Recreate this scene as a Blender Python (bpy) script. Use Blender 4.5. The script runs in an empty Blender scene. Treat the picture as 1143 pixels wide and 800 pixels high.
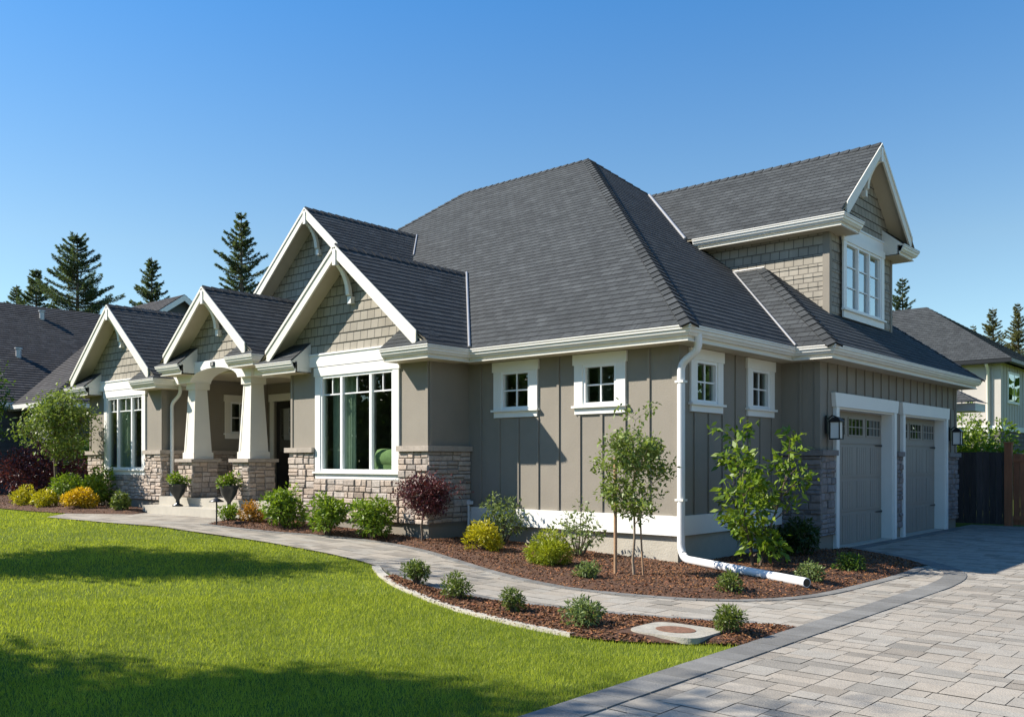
import bpy, bmesh, math, random
import numpy as np
from mathutils import Vector, Matrix
from mathutils.geometry import tessellate_polygon
R = math.radians
random.seed(7); rng = np.random.default_rng(7)
sc = bpy.context.scene
COL = sc.collection

# ------------------------------------------------------------------ camera
cam = bpy.data.cameras.new('camera'); cam_o = bpy.data.objects.new('camera', cam); COL.objects.link(cam_o)
cam_o.location = (0, 0, 1.5); cam_o.rotation_euler = (R(90), 0, R(41.4))
cam.sensor_width = 36; cam.lens = 31.78; cam.shift_y = 0.1006; cam.clip_end = 3000; cam.clip_start = .05
sc.camera = cam_o
# ------------------------------------------------------------------ world and sun
TOSUN = Vector((-.92, -.77, 1.0)).normalized()
EL = math.asin(TOSUN.z)
w = bpy.data.worlds.new('World'); sc.world = w; w.use_nodes = True
nt = w.node_tree; bg = nt.nodes['Background']
sky = nt.nodes.new('ShaderNodeTexSky'); sky.sky_type = 'NISHITA'; sky.sun_disc = False
sky.sun_elevation = EL; sky.sun_rotation = math.atan2(TOSUN.x, TOSUN.y)
sky.altitude = 0; sky.air_density = 1.0; sky.dust_density = 0.0; sky.ozone_density = 5.0
tcw = nt.nodes.new('ShaderNodeTexCoord'); sp = nt.nodes.new('ShaderNodeSeparateXYZ'); mr = nt.nodes.new('ShaderNodeMapRange'); cm = nt.nodes.new('ShaderNodeMix'); mu = nt.nodes.new('ShaderNodeMix')
nt.links.new(tcw.outputs['Generated'], sp.inputs[0]); nt.links.new(sp.outputs[2], mr.inputs[0]); mr.inputs[1].default_value = .22; mr.inputs[2].default_value = .46
cm.data_type = mu.data_type = 'RGBA'; mu.blend_type = 'MULTIPLY'; mu.inputs[0].default_value = 1
nt.links.new(mr.outputs[0], cm.inputs[0]); cm.inputs[6].default_value = (1.03, 1.03, .89, 1); cm.inputs[7].default_value = (.52, .97, 1.16, 1)
nt.links.new(sky.outputs[0], mu.inputs[6]); nt.links.new(cm.outputs[2], mu.inputs[7]); nt.links.new(mu.outputs[2], bg.inputs[0]); bg.inputs[1].default_value = .095
sl = bpy.data.lights.new('sun', 'SUN'); sl.energy = 4.9; sl.angle = R(.53); sl.color = (1, .925, .81)
so = bpy.data.objects.new('sun', sl); COL.objects.link(so); so.rotation_euler = TOSUN.to_track_quat('Z', 'Y').to_euler()
so.location = (-10, -8, 20)
sc.view_settings.view_transform = 'Standard'; sc.view_settings.look = 'None'
sc.view_settings.exposure = 0.9; sc.view_settings.gamma = 1
sc.cycles.max_bounces = 8; sc.cycles.transparent_max_bounces = 12

# ------------------------------------------------------------------ mesh helpers
class MB:
    """collects faces (with optional per-face uv and tint) and links them as ONE mesh object"""
    def __init__(s): s.V = []; s.F = []; s.U = []; s.C = []; s.smooth = []
    def face(s, pts, uv=None, c=(1, 1, 1), sm=False):
        b = len(s.V); s.V += [tuple(p) for p in pts]; s.F.append(list(range(b, b + len(pts))))
        s.U.append(uv); s.C.append(c); s.smooth.append(sm)
    def shared(s, verts, faces, c=(1, 1, 1), sm=False):
        b = len(s.V); s.V += [tuple(p) for p in verts]
        for f in faces:
            s.F.append([b + i for i in f]); s.U.append(None); s.C.append(c); s.smooth.append(sm)
    def hexa(s, p, c=(1, 1, 1)):      # 8 points: bottom 4, top 4
        s.shared(p, [(3, 2, 1, 0), (4, 5, 6, 7), (0, 1, 5, 4), (1, 2, 6, 5), (2, 3, 7, 6), (3, 0, 4, 7)], c)
    def box(s, x0, x1, y0, y1, z0, z1, c=(1, 1, 1)):
        s.hexa([(x0, y0, z0), (x1, y0, z0), (x1, y1, z0), (x0, y1, z0), (x0, y0, z1), (x1, y0, z1), (x1, y1, z1), (x0, y1, z1)], c)
    def fbox(s, f, a0, a1, b0, b1, z0, z1, c=(1, 1, 1)):
        s.hexa([f(a0, b0, z0), f(a1, b0, z0), f(a1, b1, z0), f(a0, b1, z0), f(a0, b0, z1), f(a1, b0, z1), f(a1, b1, z1), f(a0, b1, z1)], c)
    def prism(s, poly, vec, c=(1, 1, 1)):
        n = len(poly); vec = Vector(vec); a = [Vector(p) for p in poly]; b = [p + vec for p in a]
        s.shared(a + b, [tuple(range(n))[::-1], tuple(range(n, 2 * n))] + [(i, (i + 1) % n, n + (i + 1) % n, n + i) for i in range(n)], c)
    def tube(s, pts, rad, n=8, c=(1, 1, 1), cap=True):
        pts = [Vector(p) for p in pts]; m = len(pts)
        if not hasattr(rad, '__len__'): rad = [rad] * m
        vs = []; prev = None
        for i, p in enumerate(pts):
            d = (pts[min(i + 1, m - 1)] - pts[max(i - 1, 0)]).normalized()
            if prev is None:
                u = d.cross(Vector((0, 0, 1)))
                if u.length < .05: u = d.cross(Vector((0, 1, 0)))
            else: u = prev - d * prev.dot(d)
            u.normalize(); prev = u; v = d.cross(u)
            for k in range(n):
                t = 2 * math.pi * k / n; vs.append(p + (u * math.cos(t) + v * math.sin(t)) * rad[i])
        fs = [(i * n + k, i * n + (k + 1) % n, (i + 1) * n + (k + 1) % n, (i + 1) * n + k) for i in range(m - 1) for k in range(n)]
        s.shared(vs, fs, c, True)
        if cap:
            s.face([vs[k] for k in range(n)][::-1], None, c); s.face([vs[(m - 1) * n + k] for k in range(n)], None, c)
    def lathe(s, prof, cx=0, cy=0, n=20, c=(1, 1, 1)):
        vs = [(cx + r * math.cos(2 * math.pi * k / n), cy + r * math.sin(2 * math.pi * k / n), z) for r, z in prof for k in range(n)]
        fs = [(i * n + k, i * n + (k + 1) % n, (i + 1) * n + (k + 1) % n, (i + 1) * n + k) for i in range(len(prof) - 1) for k in range(n)]
        s.shared(vs, fs, c, True)
    def sweep(s, path, prof, z0, c=(1, 1, 1)):
        """profile (out, z) swept with mitres along a plan path; out = right-hand side"""
        P = [Vector((p[0], p[1])) for p in path]; m = len(P); n = len(prof); vs = []
        for i in range(m):
            ns = []
            if i > 0: d = (P[i] - P[i - 1]).normalized(); ns.append(Vector((d.y, -d.x)))
            if i < m - 1: d = (P[i + 1] - P[i]).normalized(); ns.append(Vector((d.y, -d.x)))
            nn = ns[0] if len(ns) == 1 else (ns[0] + ns[1]) / (1 + ns[0].dot(ns[1]))
            for o, z in prof: vs.append((P[i].x + nn.x * o, P[i].y + nn.y * o, z0 + z))
        fs = [(i * n + k, i * n + (k + 1) % n, (i + 1) * n + (k + 1) % n, (i + 1) * n + k) for i in range(m - 1) for k in range(n)]
        fs += [tuple(range(n)), tuple(range((m - 1) * n, m * n))[::-1]]
        s.shared(vs, fs, c)
    def build(s, name, mat, parent=None, local=False, recalc=False):
        me = bpy.data.meshes.new(name); me.from_pydata(s.V, [], s.F)
        if any(u is not None for u in s.U):
            uvl = me.uv_layers.new(name='UVMap'); arr = []
            for f, u in zip(s.F, s.U):
                for k in range(len(f)): arr += list(u[k]) if u else [0, 0]
            uvl.data.foreach_set('uv', arr)
        ca = me.color_attributes.new('tint', 'FLOAT_COLOR', 'CORNER'); arr = []
        for f, c in zip(s.F, s.C): arr += [c[0], c[1], c[2], 1] * len(f)
        ca.data.foreach_set('color', arr)
        me.polygons.foreach_set('use_smooth', s.smooth)
        me.materials.append(mat)
        if recalc:
            bm = bmesh.new(); bm.from_mesh(me); bmesh.ops.recalc_face_normals(bm, faces=bm.faces); bm.to_mesh(me); bm.free()
        o = bpy.data.objects.new(name, me); COL.objects.link(o)
        if parent is not None:
            o.parent = parent
            if not local:
                q = parent; off = Vector((0, 0, 0))
                while q is not None: off += q.location; q = q.parent
                o.location = -off
        return o

def tag(o, label=None, cat=None, group=None, kind=None):
    if label: o['label'] = label
    if cat: o['category'] = cat
    if group: o['group'] = group
    if kind: o['kind'] = kind
    return o
def empty(name, loc, label, cat, group=None, rz=0):
    o = bpy.data.objects.new(name, None); COL.objects.link(o); o.location = loc; o.rotation_euler = (0, 0, rz); o.empty_display_size = .2
    return tag(o, label, cat, group)
def copy_tree(o, parent=None):
    c = o.copy(); COL.objects.link(c); c.parent = parent
    for ch in list(o.children): copy_tree(ch, c)
    return c
def frame(ox, oy, ax, ay, nx, ny):
    return lambda a, b, z: (ox + a * ax + b * nx, oy + a * ay + b * ny, z)

def clip(poly, nrm, d):           # keep points with dot(p,nrm) >= d, poly of tuples
    out = []; n = len(poly)
    for i in range(n):
        p, q = poly[i], poly[(i + 1) % n]
        a = sum(x * y for x, y in zip(p, nrm)) - d; b = sum(x * y for x, y in zip(q, nrm)) - d
        if a >= 0: out.append(p)
        if (a > 0 and b < 0) or (a < 0 and b > 0):
            t = a / (a - b); out.append(tuple(x + (y - x) * t for x, y in zip(p, q)))
    return out
def courses(mb, poly, expo=.145, th=.0065, out=None, v0=0, jit=0):
    """convex planar polygon covered with overlapping courses, each a real step"""
    P = [Vector(p) for p in poly]; n = (P[1] - P[0]).cross(P[2] - P[0]).normalized()
    ref = Vector(out) if out else Vector((0, 0, 1))
    if n.dot(ref) < 0: n = -n
    U = Vector((0, 0, 1)).cross(n).normalized(); Vv = n.cross(U)
    o = P[0]; pts = [((p - o).dot(U), (p - o).dot(Vv)) for p in P]
    vmin = min(p[1] for p in pts); vmax = max(p[1] for p in pts); k = 0; v = vmin
    while v < vmax - 1e-4:
        ve = min(v + expo, vmax + 1e-6)
        s = clip(clip(pts, (0, 1), v), (0, -1), -ve)
        if len(s) >= 3:
            f3 = lambda p: o + U * p[0] + Vv * p[1] + n * (.004 + th * (1 - (p[1] - v) / expo))
            sh = 1 + random.uniform(-.05, .05)
            mb.face([f3(p) for p in s], [(p[0], p[1] - vmin) for p in s], (sh, sh, sh))
            for i in range(len(s)):
                a, b = s[i], s[(i + 1) % len(s)]
                if abs(a[1] - v) < 1e-5 and abs(b[1] - v) < 1e-5:
                    q = lambda p: o + U * p[0] + Vv * p[1] + n * .002
                    mb.face([q(a), q(b), f3(b), f3(a)], [(a[0], a[1] - vmin)] * 4, (sh, sh, sh))
        v += expo; k += 1
def caps(mb, p0, p1, na, nb, w=.14, expo=.2, th=.02):
    """ridge or hip cap tiles; na, nb = downslope directions on each side"""
    p0, p1 = Vector(p0), Vector(p1); L = (p1 - p0).length; d = (p1 - p0) / L; up = (-(Vector(na) + Vector(nb))).normalized()
    n = max(1, int(L / expo)); e = L / n
    for i in range(n):
        a = p0 + d * (e * i) + up * (.012 + th); b = p0 + d * (e * (i + 1.15)) + up * .012
        s = random.uniform(.8, 1.1)
        for q in (Vector(na), Vector(nb)):
            a2, b2 = a + q * w, b + q * w
            mb.face([a, b, b2, a2], [(i * .3, 0), (i * .3 + .2, 0), (i * .3 + .2, .1), (i * .3, .1)], (s, s, s))
            mb.face([a, a2, a2 - up * (th + .012), a - up * (th + .012)], None, (s * .9,) * 3)
            mb.face([a2, b2, b2 - up * .012, a2 - up * (th + .012)], None, (s * .9,) * 3)

# ------------------------------------------------------------------ materials
def mat(name):
    m = bpy.data.materials.new(name); m.use_nodes = True
    return m, m.node_tree, m.node_tree.nodes['Principled BSDF']
def N(nt, t, **k):
    n = nt.nodes.new('ShaderNode' + t)
    for a, b in k.items():
        if a in n.inputs: n.inputs[a].default_value = b
        else: setattr(n, a, b)
    return n
def mixc(nt, fac, a, b, mode='MIX'):
    n = nt.nodes.new('ShaderNodeMix'); n.data_type = 'RGBA'; n.blend_type = mode
    for i, v in ((0, fac), (6, a), (7, b)):
        if hasattr(v, 'is_linked') or isinstance(v, bpy.types.NodeSocket): nt.links.new(v, n.inputs[i])
        else: n.inputs[i].default_value = v if i == 0 else (*v, 1)[:4]
    return n.outputs[2]
def simple(name, col, rough=.6, var=.12, scale=3, bump=0, bscale=60, tint=False, metal=0, spec=.5, streak=None, big=.5):
    m, nt, p = mat(name); tc = N(nt, 'TexCoord'); L = nt.links.new
    mp = N(nt, 'Mapping'); L(tc.outputs['Object'], mp.inputs[0])
    if streak: mp.inputs['Scale'].default_value = streak
    n1 = N(nt, 'TexNoise', Scale=scale, Detail=6.0, Roughness=.65); L(mp.outputs[0], n1.inputs[0])
    rm = N(nt, 'MapRange'); rm.inputs[1].default_value = .3; rm.inputs[2].default_value = .7
    L(n1.outputs[0], rm.inputs[0])
    lo = tuple(c * (1 - var) for c in col); hi = tuple(min(1, c * (1 + var)) for c in col)
    c = mixc(nt, rm.outputs[0], lo, hi)
    if tint:
        a = N(nt, 'Attribute', attribute_name='tint'); c = mixc(nt, 1.0, c, a.outputs[0], 'MULTIPLY')
    L(c, p.inputs['Base Color']); p.inputs['Roughness'].default_value = rough; p.inputs['Metallic'].default_value = metal
    p.inputs['Specular IOR Level'].default_value = spec
    if bump:
        n2 = N(nt, 'TexNoise', Scale=bscale, Detail=4.0); L(mp.outputs[0], n2.inputs[0])
        b = N(nt, 'Bump', Strength=bump, Distance=.01); L(n2.outputs[0], b.inputs['Height']); L(b.outputs[0], p.inputs['Normal'])
    return m
def shingle(name, c1, c2, mortar, bw, rh, rough=.9, mort=.006, gain=.18, bump=.35, spec=.3):
    m, nt, p = mat(name); L = nt.links.new; uv = N(nt, 'TexCoord')
    br = N(nt, 'TexBrick'); br.offset = .5; br.offset_frequency = 2; br.squash = 1
    L(uv.outputs['UV'], br.inputs[0]); br.inputs['Scale'].default_value = 1
    br.inputs['Color1'].default_value = (*c1, 1); br.inputs['Color2'].default_value = (*c2, 1); br.inputs['Mortar'].default_value = (*mortar, 1)
    br.inputs['Mortar Size'].default_value = mort; br.inputs['Mortar Smooth'].default_value = .1
    br.inputs['Brick Width'].default_value = bw; br.inputs['Row Height'].default_value = rh
    # a second, finer random tone per tab
    br2 = N(nt, 'TexBrick'); br2.offset = .37; br2.offset_frequency = 3
    L(uv.outputs['UV'], br2.inputs[0]); br2.inputs['Scale'].default_value = 1
    br2.inputs['Color1'].default_value = (1 - gain,) * 3 + (1,); br2.inputs['Color2'].default_value = (1 + gain,) * 3 + (1,)
    br2.inputs['Mortar'].default_value = (1, 1, 1, 1); br2.inputs['Mortar Size'].default_value = 0
    br2.inputs['Brick Width'].default_value = bw * .61; br2.inputs['Row Height'].default_value = rh
    c = mixc(nt, 1.0, br.outputs[0], br2.outputs[0], 'MULTIPLY')
    at = N(nt, 'Attribute', attribute_name='tint'); c = mixc(nt, 1.0, c, at.outputs[0], 'MULTIPLY')
    n = N(nt, 'TexNoise', Scale=2.2, Detail=5.0); L(uv.outputs['Object'], n.inputs[0])
    r = N(nt, 'MapRange'); r.inputs[1].default_value = .3; r.inputs[2].default_value = .7; r.inputs[3].default_value = .88; r.inputs[4].default_value = 1.1
    L(n.outputs[0], r.inputs[0]); c = mixc(nt, 1.0, c, r.outputs[0], 'MULTIPLY')
    g = N(nt, 'TexNoise', Scale=180, Detail=2.0); L(uv.outputs['Object'], g.inputs[0])
    L(c, p.inputs['Base Color']); p.inputs['Roughness'].default_value = rough; p.inputs['Specular IOR Level'].default_value = spec
    ad = N(nt, 'Math', operation='SUBTRACT'); L(g.outputs[0], ad.inputs[0]); L(br.outputs['Fac'], ad.inputs[1])
    b = N(nt, 'Bump', Strength=bump, Distance=.006); L(ad.outputs[0], b.inputs['Height']); L(b.outputs[0], p.inputs['Normal'])
    return m
def leafmat(name, c1, c2, rough=.45, trans=.35, spec=.4):
    m, nt, p = mat(name); L = nt.links.new
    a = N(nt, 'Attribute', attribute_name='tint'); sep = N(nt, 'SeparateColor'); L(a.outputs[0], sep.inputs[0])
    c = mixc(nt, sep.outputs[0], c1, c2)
    L(c, p.inputs['Base Color']); p.inputs['Roughness'].default_value = rough; p.inputs['Specular IOR Level'].default_value = spec
    t = N(nt, 'BsdfTranslucent'); c2_ = mixc(nt, 1.0, c, (1.25, 1.25, .7), 'MULTIPLY'); L(c2_, t.inputs[0])
    mx = N(nt, 'MixShader'); mx.inputs[0].default_value = trans
    L(p.outputs[0], mx.inputs[1]); L(t.outputs[0], mx.inputs[2]); L(mx.outputs[0], nt.nodes['Material Output'].inputs[0])
    return m
def glassmat(name, tint, base=.06, rough=0.0):
    m, nt, p = mat(name); L = nt.links.new
    tr = N(nt, 'BsdfTransparent'); tr.inputs[0].default_value = (*tint, 1)
    gl = N(nt, 'BsdfGlossy'); gl.inputs['Roughness'].default_value = rough; gl.inputs[0].default_value = (.9, .95, .95, 1)
    fr = N(nt, 'LayerWeight'); fr.inputs[0].default_value = .5; pw = N(nt, 'Math', operation='POWER'); pw.inputs[1].default_value = 4.0; L(fr.outputs['Facing'], pw.inputs[0])
    ad = N(nt, 'Math', operation='MULTIPLY_ADD'); ad.use_clamp = True; ad.inputs[1].default_value = .9; ad.inputs[2].default_value = base + .04; L(pw.outputs[0], ad.inputs[0])
    nz = N(nt, 'TexNoise', Scale=1.3, Detail=1.0); tc = N(nt, 'TexCoord'); L(tc.outputs['Object'], nz.inputs[0])
    b = N(nt, 'Bump', Strength=.06, Distance=.02); L(nz.outputs[0], b.inputs['Height']); L(b.outputs[0], gl.inputs['Normal'])
    mx = N(nt, 'MixShader'); L(ad.outputs[0], mx.inputs[0]); L(tr.outputs[0], mx.inputs[1]); L(gl.outputs[0], mx.inputs[2])
    L(mx.outputs[0], nt.nodes['Material Output'].inputs[0]); return m

M = {}
M['taupe'] = simple('taupe_siding', (.240, .214, .175), .75, .075, 1.1, .45, 70)
M['batten'] = simple('taupe_batten', (.240, .214, .175), .75, .05, 1.5, .2, 90)
M['cream'] = simple('cream_trim', (.72, .69, .61), .5, .04, 2, .1, 40)
M['white'] = simple('white_trim', (.80, .79, .75), .45, .03, 2, .08, 40)
M['vinyl'] = simple('white_vinyl', (.82, .83, .82), .35, .02, 2)
M['gutter'] = simple('gutter_metal', (.72, .71, .67), .38, .05, 2.5)
M['soffit'] = simple('soffit_board', (.50, .44, .33), .7, .05, 3)
M['roof'] = shingle('roof_shingle', (.043, .0475, .050), (.062, .068, .071), (.028, .030, .032), .22, .145, gain=.12, bump=.8)
M['roof_far'] = shingle('roof_shingle_neighbour', (.045, .043, .045), (.07, .067, .069), (.025, .025, .026), .30, .18)
M['flash'] = simple('flashing_metal', (.42, .42, .42), .4, .08, 5, metal=.5)
M['shake'] = shingle('wall_shake', (.29, .262, .215), (.345, .315, .262), (.11, .10, .085), .19, .17, .8, .008, .05, .3)
M['concrete'] = simple('concrete', (.42, .39, .33), .9, .12, 2.2, .5, 45)
M['paleconc'] = simple('pale_concrete', (.50, .49, .44), .9, .1, 5, .4, 80)
M['lidconc'] = simple('cover_concrete', (.33, .31, .26), .9, .2, 9, .5, 60)
M['mortar'] = simple('mortar', (.21, .185, .16), .95, .15, 8, .5, 60)
M['stone'] = simple('stone_veneer', (.42, .35, .295), .88, .22, 16, .9, 38, tint=True)
M['capstone'] = simple('cap_stone', (.36, .31, .26), .85, .15, 9, .6, 40)
M['greyst'] = simple('stone_veneer_grey', (.225, .20, .195), .88, .22, 16, .9, 38, tint=True)
M['greycap'] = simple('cap_stone_grey', (.20, .18, .17), .85, .15, 9, .6, 40)
M['door'] = simple('dark_door', (.012, .010, .009), .45, .2, 3)
M['garage'] = simple('garage_door_paint', (.29, .262, .222), .5, .04, 2)
M['black'] = simple('black_metal', (.012, .012, .013), .4, .1, 5)
M['glass'] = glassmat('window_glass', (.66, .76, .69), .05)
M['skyglass'] = glassmat('upper_window_glass', (.45, .55, .6), .35)
M['doorglass'] = glassmat('garage_pane_glass', (.12, .14, .14), .12)
M['frost'] = simple('frosted_glass', (.75, .74, .70), .25, .03, 3)
M['interior'] = simple('interior_paint', (.20, .21, .18), .9)
M['curtain'] = simple('curtain_fabric', (.40, .45, .38), .9, .08, 6)
M['sofa'] = simple('olive_upholstery', (.26, .34, .15), .9, .15, 8)
M['paver'] = simple('paver_stone', (.305, .276, .232), .9, .12, 7, .5, 70, tint=True)
M['joint'] = simple('paver_joint_sand', (.17, .155, .13), 1, .15, 9, .3, 80)
M['border'] = simple('border_paver', (.17, .167, .158), .9, .14, 7, .5, 70, tint=True)
M['mulch'] = simple('bark_mulch', (.075, .035, .018), .95, .6, 30, 1.0, 45)
M['chip'] = simple('bark_chip', (.15, .064, .024), .85, .3, 20, tint=True)
M['bark'] = simple('bark', (.12, .09, .065), .9, .3, 12, .8, 30)
M['palebark'] = simple('pale_young_bark', (.26, .20, .14), .85, .2, 14, .5, 40)
M['stake'] = simple('wood_stake', (.34, .21, .12), .8, .2, 8, .3, 30)
M['urn'] = simple('dark_glazed_urn', (.02, .025, .025), .3, .2, 4)
M['pvc'] = simple('white_downspout', (.74, .74, .74), .35, .03, 4)
M['fence'] = simple('weathered_fence_wood', (.055, .045, .045), .9, .3, 5, .5, 20, tint=True, streak=(3, 3, .3))
M['cedar'] = simple('cedar_fence_wood', (.27, .10, .045), .8, .25, 5, .5, 20, tint=True, streak=(3, 3, .3))
M['slate_siding'] = simple('slate_blue_siding', (.075, .08, .088), .7, .06, 2)
M['tan'] = simple('tan_render', (.50, .46, .42), .8, .05, 1.5)
M['brownshake'] = shingle('brown_shake', (.12, .11, .10), (.16, .145, .13), (.04, .04, .04), .2, .18)
M['rust'] = simple('rust_mottled_cover', (.17, .085, .05), .9, .5, 30, .6, 60)
# ground under the lawn
def grassground():
    m, nt, p = mat('lawn_soil'); L = nt.links.new; tc = N(nt, 'TexCoord')
    n1 = N(nt, 'TexNoise', Scale=.5, Detail=4.0); n2 = N(nt, 'TexNoise', Scale=22, Detail=6.0, Roughness=.7); L(tc.outputs['Object'], n1.inputs[0]); L(tc.outputs['Object'], n2.inputs[0])
    c = mixc(nt, n2.outputs[0], (.06, .08, .012), (.16, .20, .03)); c = mixc(nt, n1.outputs[0], c, (.10, .145, .022))
    L(c, p.inputs['Base Color']); p.inputs['Roughness'].default_value = 1; p.inputs['Specular IOR Level'].default_value = .1
    b = N(nt, 'Bump', Strength=1, Distance=.03); L(n2.outputs[0], b.inputs['Height']); L(b.outputs[0], p.inputs['Normal']); return m
M['lawn'] = grassground()
M['blade'] = leafmat('grass_blade', (.165, .215, .022), (.48, .53, .065), .55, .48, .3)
LF = dict(
 lime=leafmat('lime_leaf', (.07, .14, .012), (.24, .33, .03)), yellow=leafmat('yellow_leaf', (.22, .24, .01), (.58, .50, .02)),
 gold=leafmat('golden_leaf', (.35, .24, .01), (.72, .48, .02)), green=leafmat('mid_green_leaf', (.035, .08, .012), (.12, .2, .03)),
 dark=leafmat('dark_green_leaf', (.018, .042, .010), (.05, .09, .02)), purple=leafmat('purple_leaf', (.035, .010, .014), (.16, .04, .045), trans=.25),
 fresh=leafmat('fresh_green_leaf', (.08, .13, .02), (.27, .34, .08)), chart=leafmat('chartreuse_leaf', (.14, .20, .01), (.42, .45, .03)),
 orange=leafmat('orange_leaf', (.16, .12, .012), (.50, .22, .02)), olive=leafmat('olive_leaf', (.06, .10, .018), (.19, .24, .05)),
 sage=leafmat('sage_leaf', (.08, .13, .035), (.24, .30, .11)), conifer=leafmat('conifer_needles', (.045, .075, .038), (.15, .19, .09), trans=.4, rough=.7),
 fir=leafmat('sunlit_fir_needles', (.09, .10, .03), (.22, .21, .08), trans=.3, rough=.7), flower=leafmat('pale_pink_petal', (.5, .28, .33), (.7, .6, .6), trans=.3),
)

# ------------------------------------------------------------------ ground heights
def gz(x): return .35 * min(1, max(0, (-6.4 - x) / 8.6))
KX = [-6.4, -15.0]
def densify(poly, step=.3, closed=True):
    out = []; n = len(poly)
    for i in range(n if closed else n - 1):
        a, b = poly[i], poly[(i + 1) % n]; L = math.dist(a, b); k = max(1, int(L / step))
        for j in range(k): out.append((a[0] + (b[0] - a[0]) * j / k, a[1] + (b[1] - a[1]) * j / k))
    if not closed: out.append(poly[-1])
    return out
def smooth_line(pts, step=.25):      # Catmull-Rom
    P = [Vector(p) for p in pts]; P = [P[0] * 2 - P[1]] + P + [P[-1] * 2 - P[-2]]; out = []
    for i in range(1, len(P) - 2):
        k = max(1, int((P[i + 1] - P[i]).length / step))
        for j in range(k):
            t = j / k; a, b, c, d = P[i - 1:i + 3]
            q = .5 * ((2 * b) + (c - a) * t + (2 * a - 5 * b + 4 * c - d) * t * t + (3 * b - a - 3 * c + d) * t ** 3); out.append((q.x, q.y))
    out.append(tuple(P[-2])); return out
def inside(poly, X, Y):
    X = np.asarray(X); Y = np.asarray(Y); c = np.zeros(X.shape, bool); n = len(poly)
    for i in range(n):
        x0, y0 = poly[i]; x1, y1 = poly[(i + 1) % n]
        if y0 == y1: continue
        m = ((y0 > Y) != (y1 > Y)) & (X < (x1 - x0) * (Y - y0) / (y1 - y0) + x0); c ^= m
    return c
def edge_dist(poly, X, Y):
    d = np.full(np.shape(X), 1e9)
    for i in range(len(poly)):
        a = np.array(poly[i]); b = np.array(poly[(i + 1) % len(poly)]); ab = b - a; l = (ab ** 2).sum()
        if l < 1e-9: continue
        t = np.clip(((X - a[0]) * ab[0] + (Y - a[1]) * ab[1]) / l, 0, 1)
        d = np.minimum(d, np.hypot(X - a[0] - t * ab[0], Y - a[1] - t * ab[1]))
    return d
def sheet(name, poly, m, cell, zf, label=None, kind='structure'):
    bm = bmesh.new(); tris = tessellate_polygon([[Vector((p[0], p[1], 0)) for p in poly]])
    vs = [bm.verts.new((p[0], p[1], 0)) for p in poly]
    for t in tris:
        try: bm.faces.new([vs[i] for i in t])
        except ValueError: pass
    xs = [p[0] for p in poly]; ys = [p[1] for p in poly]
    cuts = [((1, 0, 0), k) for k in KX if min(xs) < k < max(xs)]
    if cell:
        cuts += [((1, 0, 0), min(xs) + cell * i) for i in range(1, int((max(xs) - min(xs)) / cell) + 1)]
        cuts += [((0, 1, 0), min(ys) + cell * i) for i in range(1, int((max(ys) - min(ys)) / cell) + 1)]
    for nn, d in cuts:
        bmesh.ops.bisect_plane(bm, geom=bm.verts[:] + bm.edges[:] + bm.faces[:], plane_co=Vector(nn) * d, plane_no=nn)
    X = np.array([v.co.x for v in bm.verts]); Y = np.array([v.co.y for v in bm.verts]); Z = zf(X, Y)
    for v, z in zip(bm.verts, Z): v.co.z = z
    for f in bm.faces:
        f.normal_update()
        if f.normal.z < 0: f.normal_flip()
    me = bpy.data.meshes.new(name); bm.to_mesh(me); bm.free(); me.materials.append(m)
    o = bpy.data.objects.new(name, me); COL.objects.link(o); o['kind'] = kind
    if label: o['label'] = label
    return o
GZ = np.vectorize(gz)
def wob(X, Y): return .5 * np.sin(X * 3.1 + np.sin(Y * 2.3)) * np.sin(Y * 2.7 + 1.3 * np.sin(X * 1.9)) + .3 * np.sin(X * 9.1 + Y * 4) * np.sin(Y * 8.3 - X * 3)

B = 400
sheet('ground', [(-B, -B), (B, -B), (B, B), (-B, B)], M['lawn'], 0, lambda X, Y: GZ(X))

PU = smooth_line([(-14.97, 8.61), (-14.2, 8.68), (-13.28, 8.9), (-12.5, 9.2), (-11.7, 9.42), (-10.86, 9.47), (-9.85, 9.3), (-8.7, 8.9), (-7.7, 8.56), (-7.0, 8.42), (-6.17, 8.38), (-5.48, 8.45), (-4.91, 8.62), (-4.52, 8.88), (-4.25, 9.3), (-4.1, 9.9), (-4.05, 10.8), (-4.03, 12.2), (-4.12, 13.25)])
PL = smooth_line([(-19.3, 7.55), (-17.0, 7.62), (-14.4, 7.8), (-12.1, 8.0), (-10.2, 7.93), (-9.2, 7.73), (-8.45, 7.4), (-7.68, 7.15), (-7.0, 7.05), (-6.37, 7.06), (-5.46, 7.13), (-4.71, 7.26), (-4.08, 7.47), (-3.43, 7.74)])
DL = [(-3.43, 7.74), (-3.43, 11.4), (-3.5, 12.2)] + [(-3.66, 12.85), (-3.95, 13.4), (-4.4, 13.95), (-5.0, 14.55), (-5.97, 15.25)]
DL = smooth_line(DL[1:], .15); DL = [(-3.43, 7.74)] + DL
tipi = min(range(len(DL)), key=lambda i: math.dist(DL[i], (-4.12, 13.4)))
path_poly = [(-20.3, 8.35), (-18.85, 9.13), (-19.35, 9.7), (-14.9, 9.7), (-15.25, 9.1)] + PU + DL[:tipi + 1][::-1][:-1] + PL[::-1]
drive_poly = [(-3.43, -14), (-3.43, 7.74)] + DL[1:] + [(-5.97, 23.2), (10, 23.2), (10, -14)]
bedA = [(-15.25, 9.1), (-15.2, 9.75), (-14.5, 10.2), (-10.8, 10.2), (-10.8, 11.2), (-6.7, 11.2), (-6.7, 14.5), (-5.96, 14.5), (-5.97, 15.22)] + DL[tipi + 1:-1][::-1] + PU[::-1]
i0 = min(range(len(PL)), key=lambda i: math.dist(PL[i], (-8.35, 7.36)))
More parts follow.
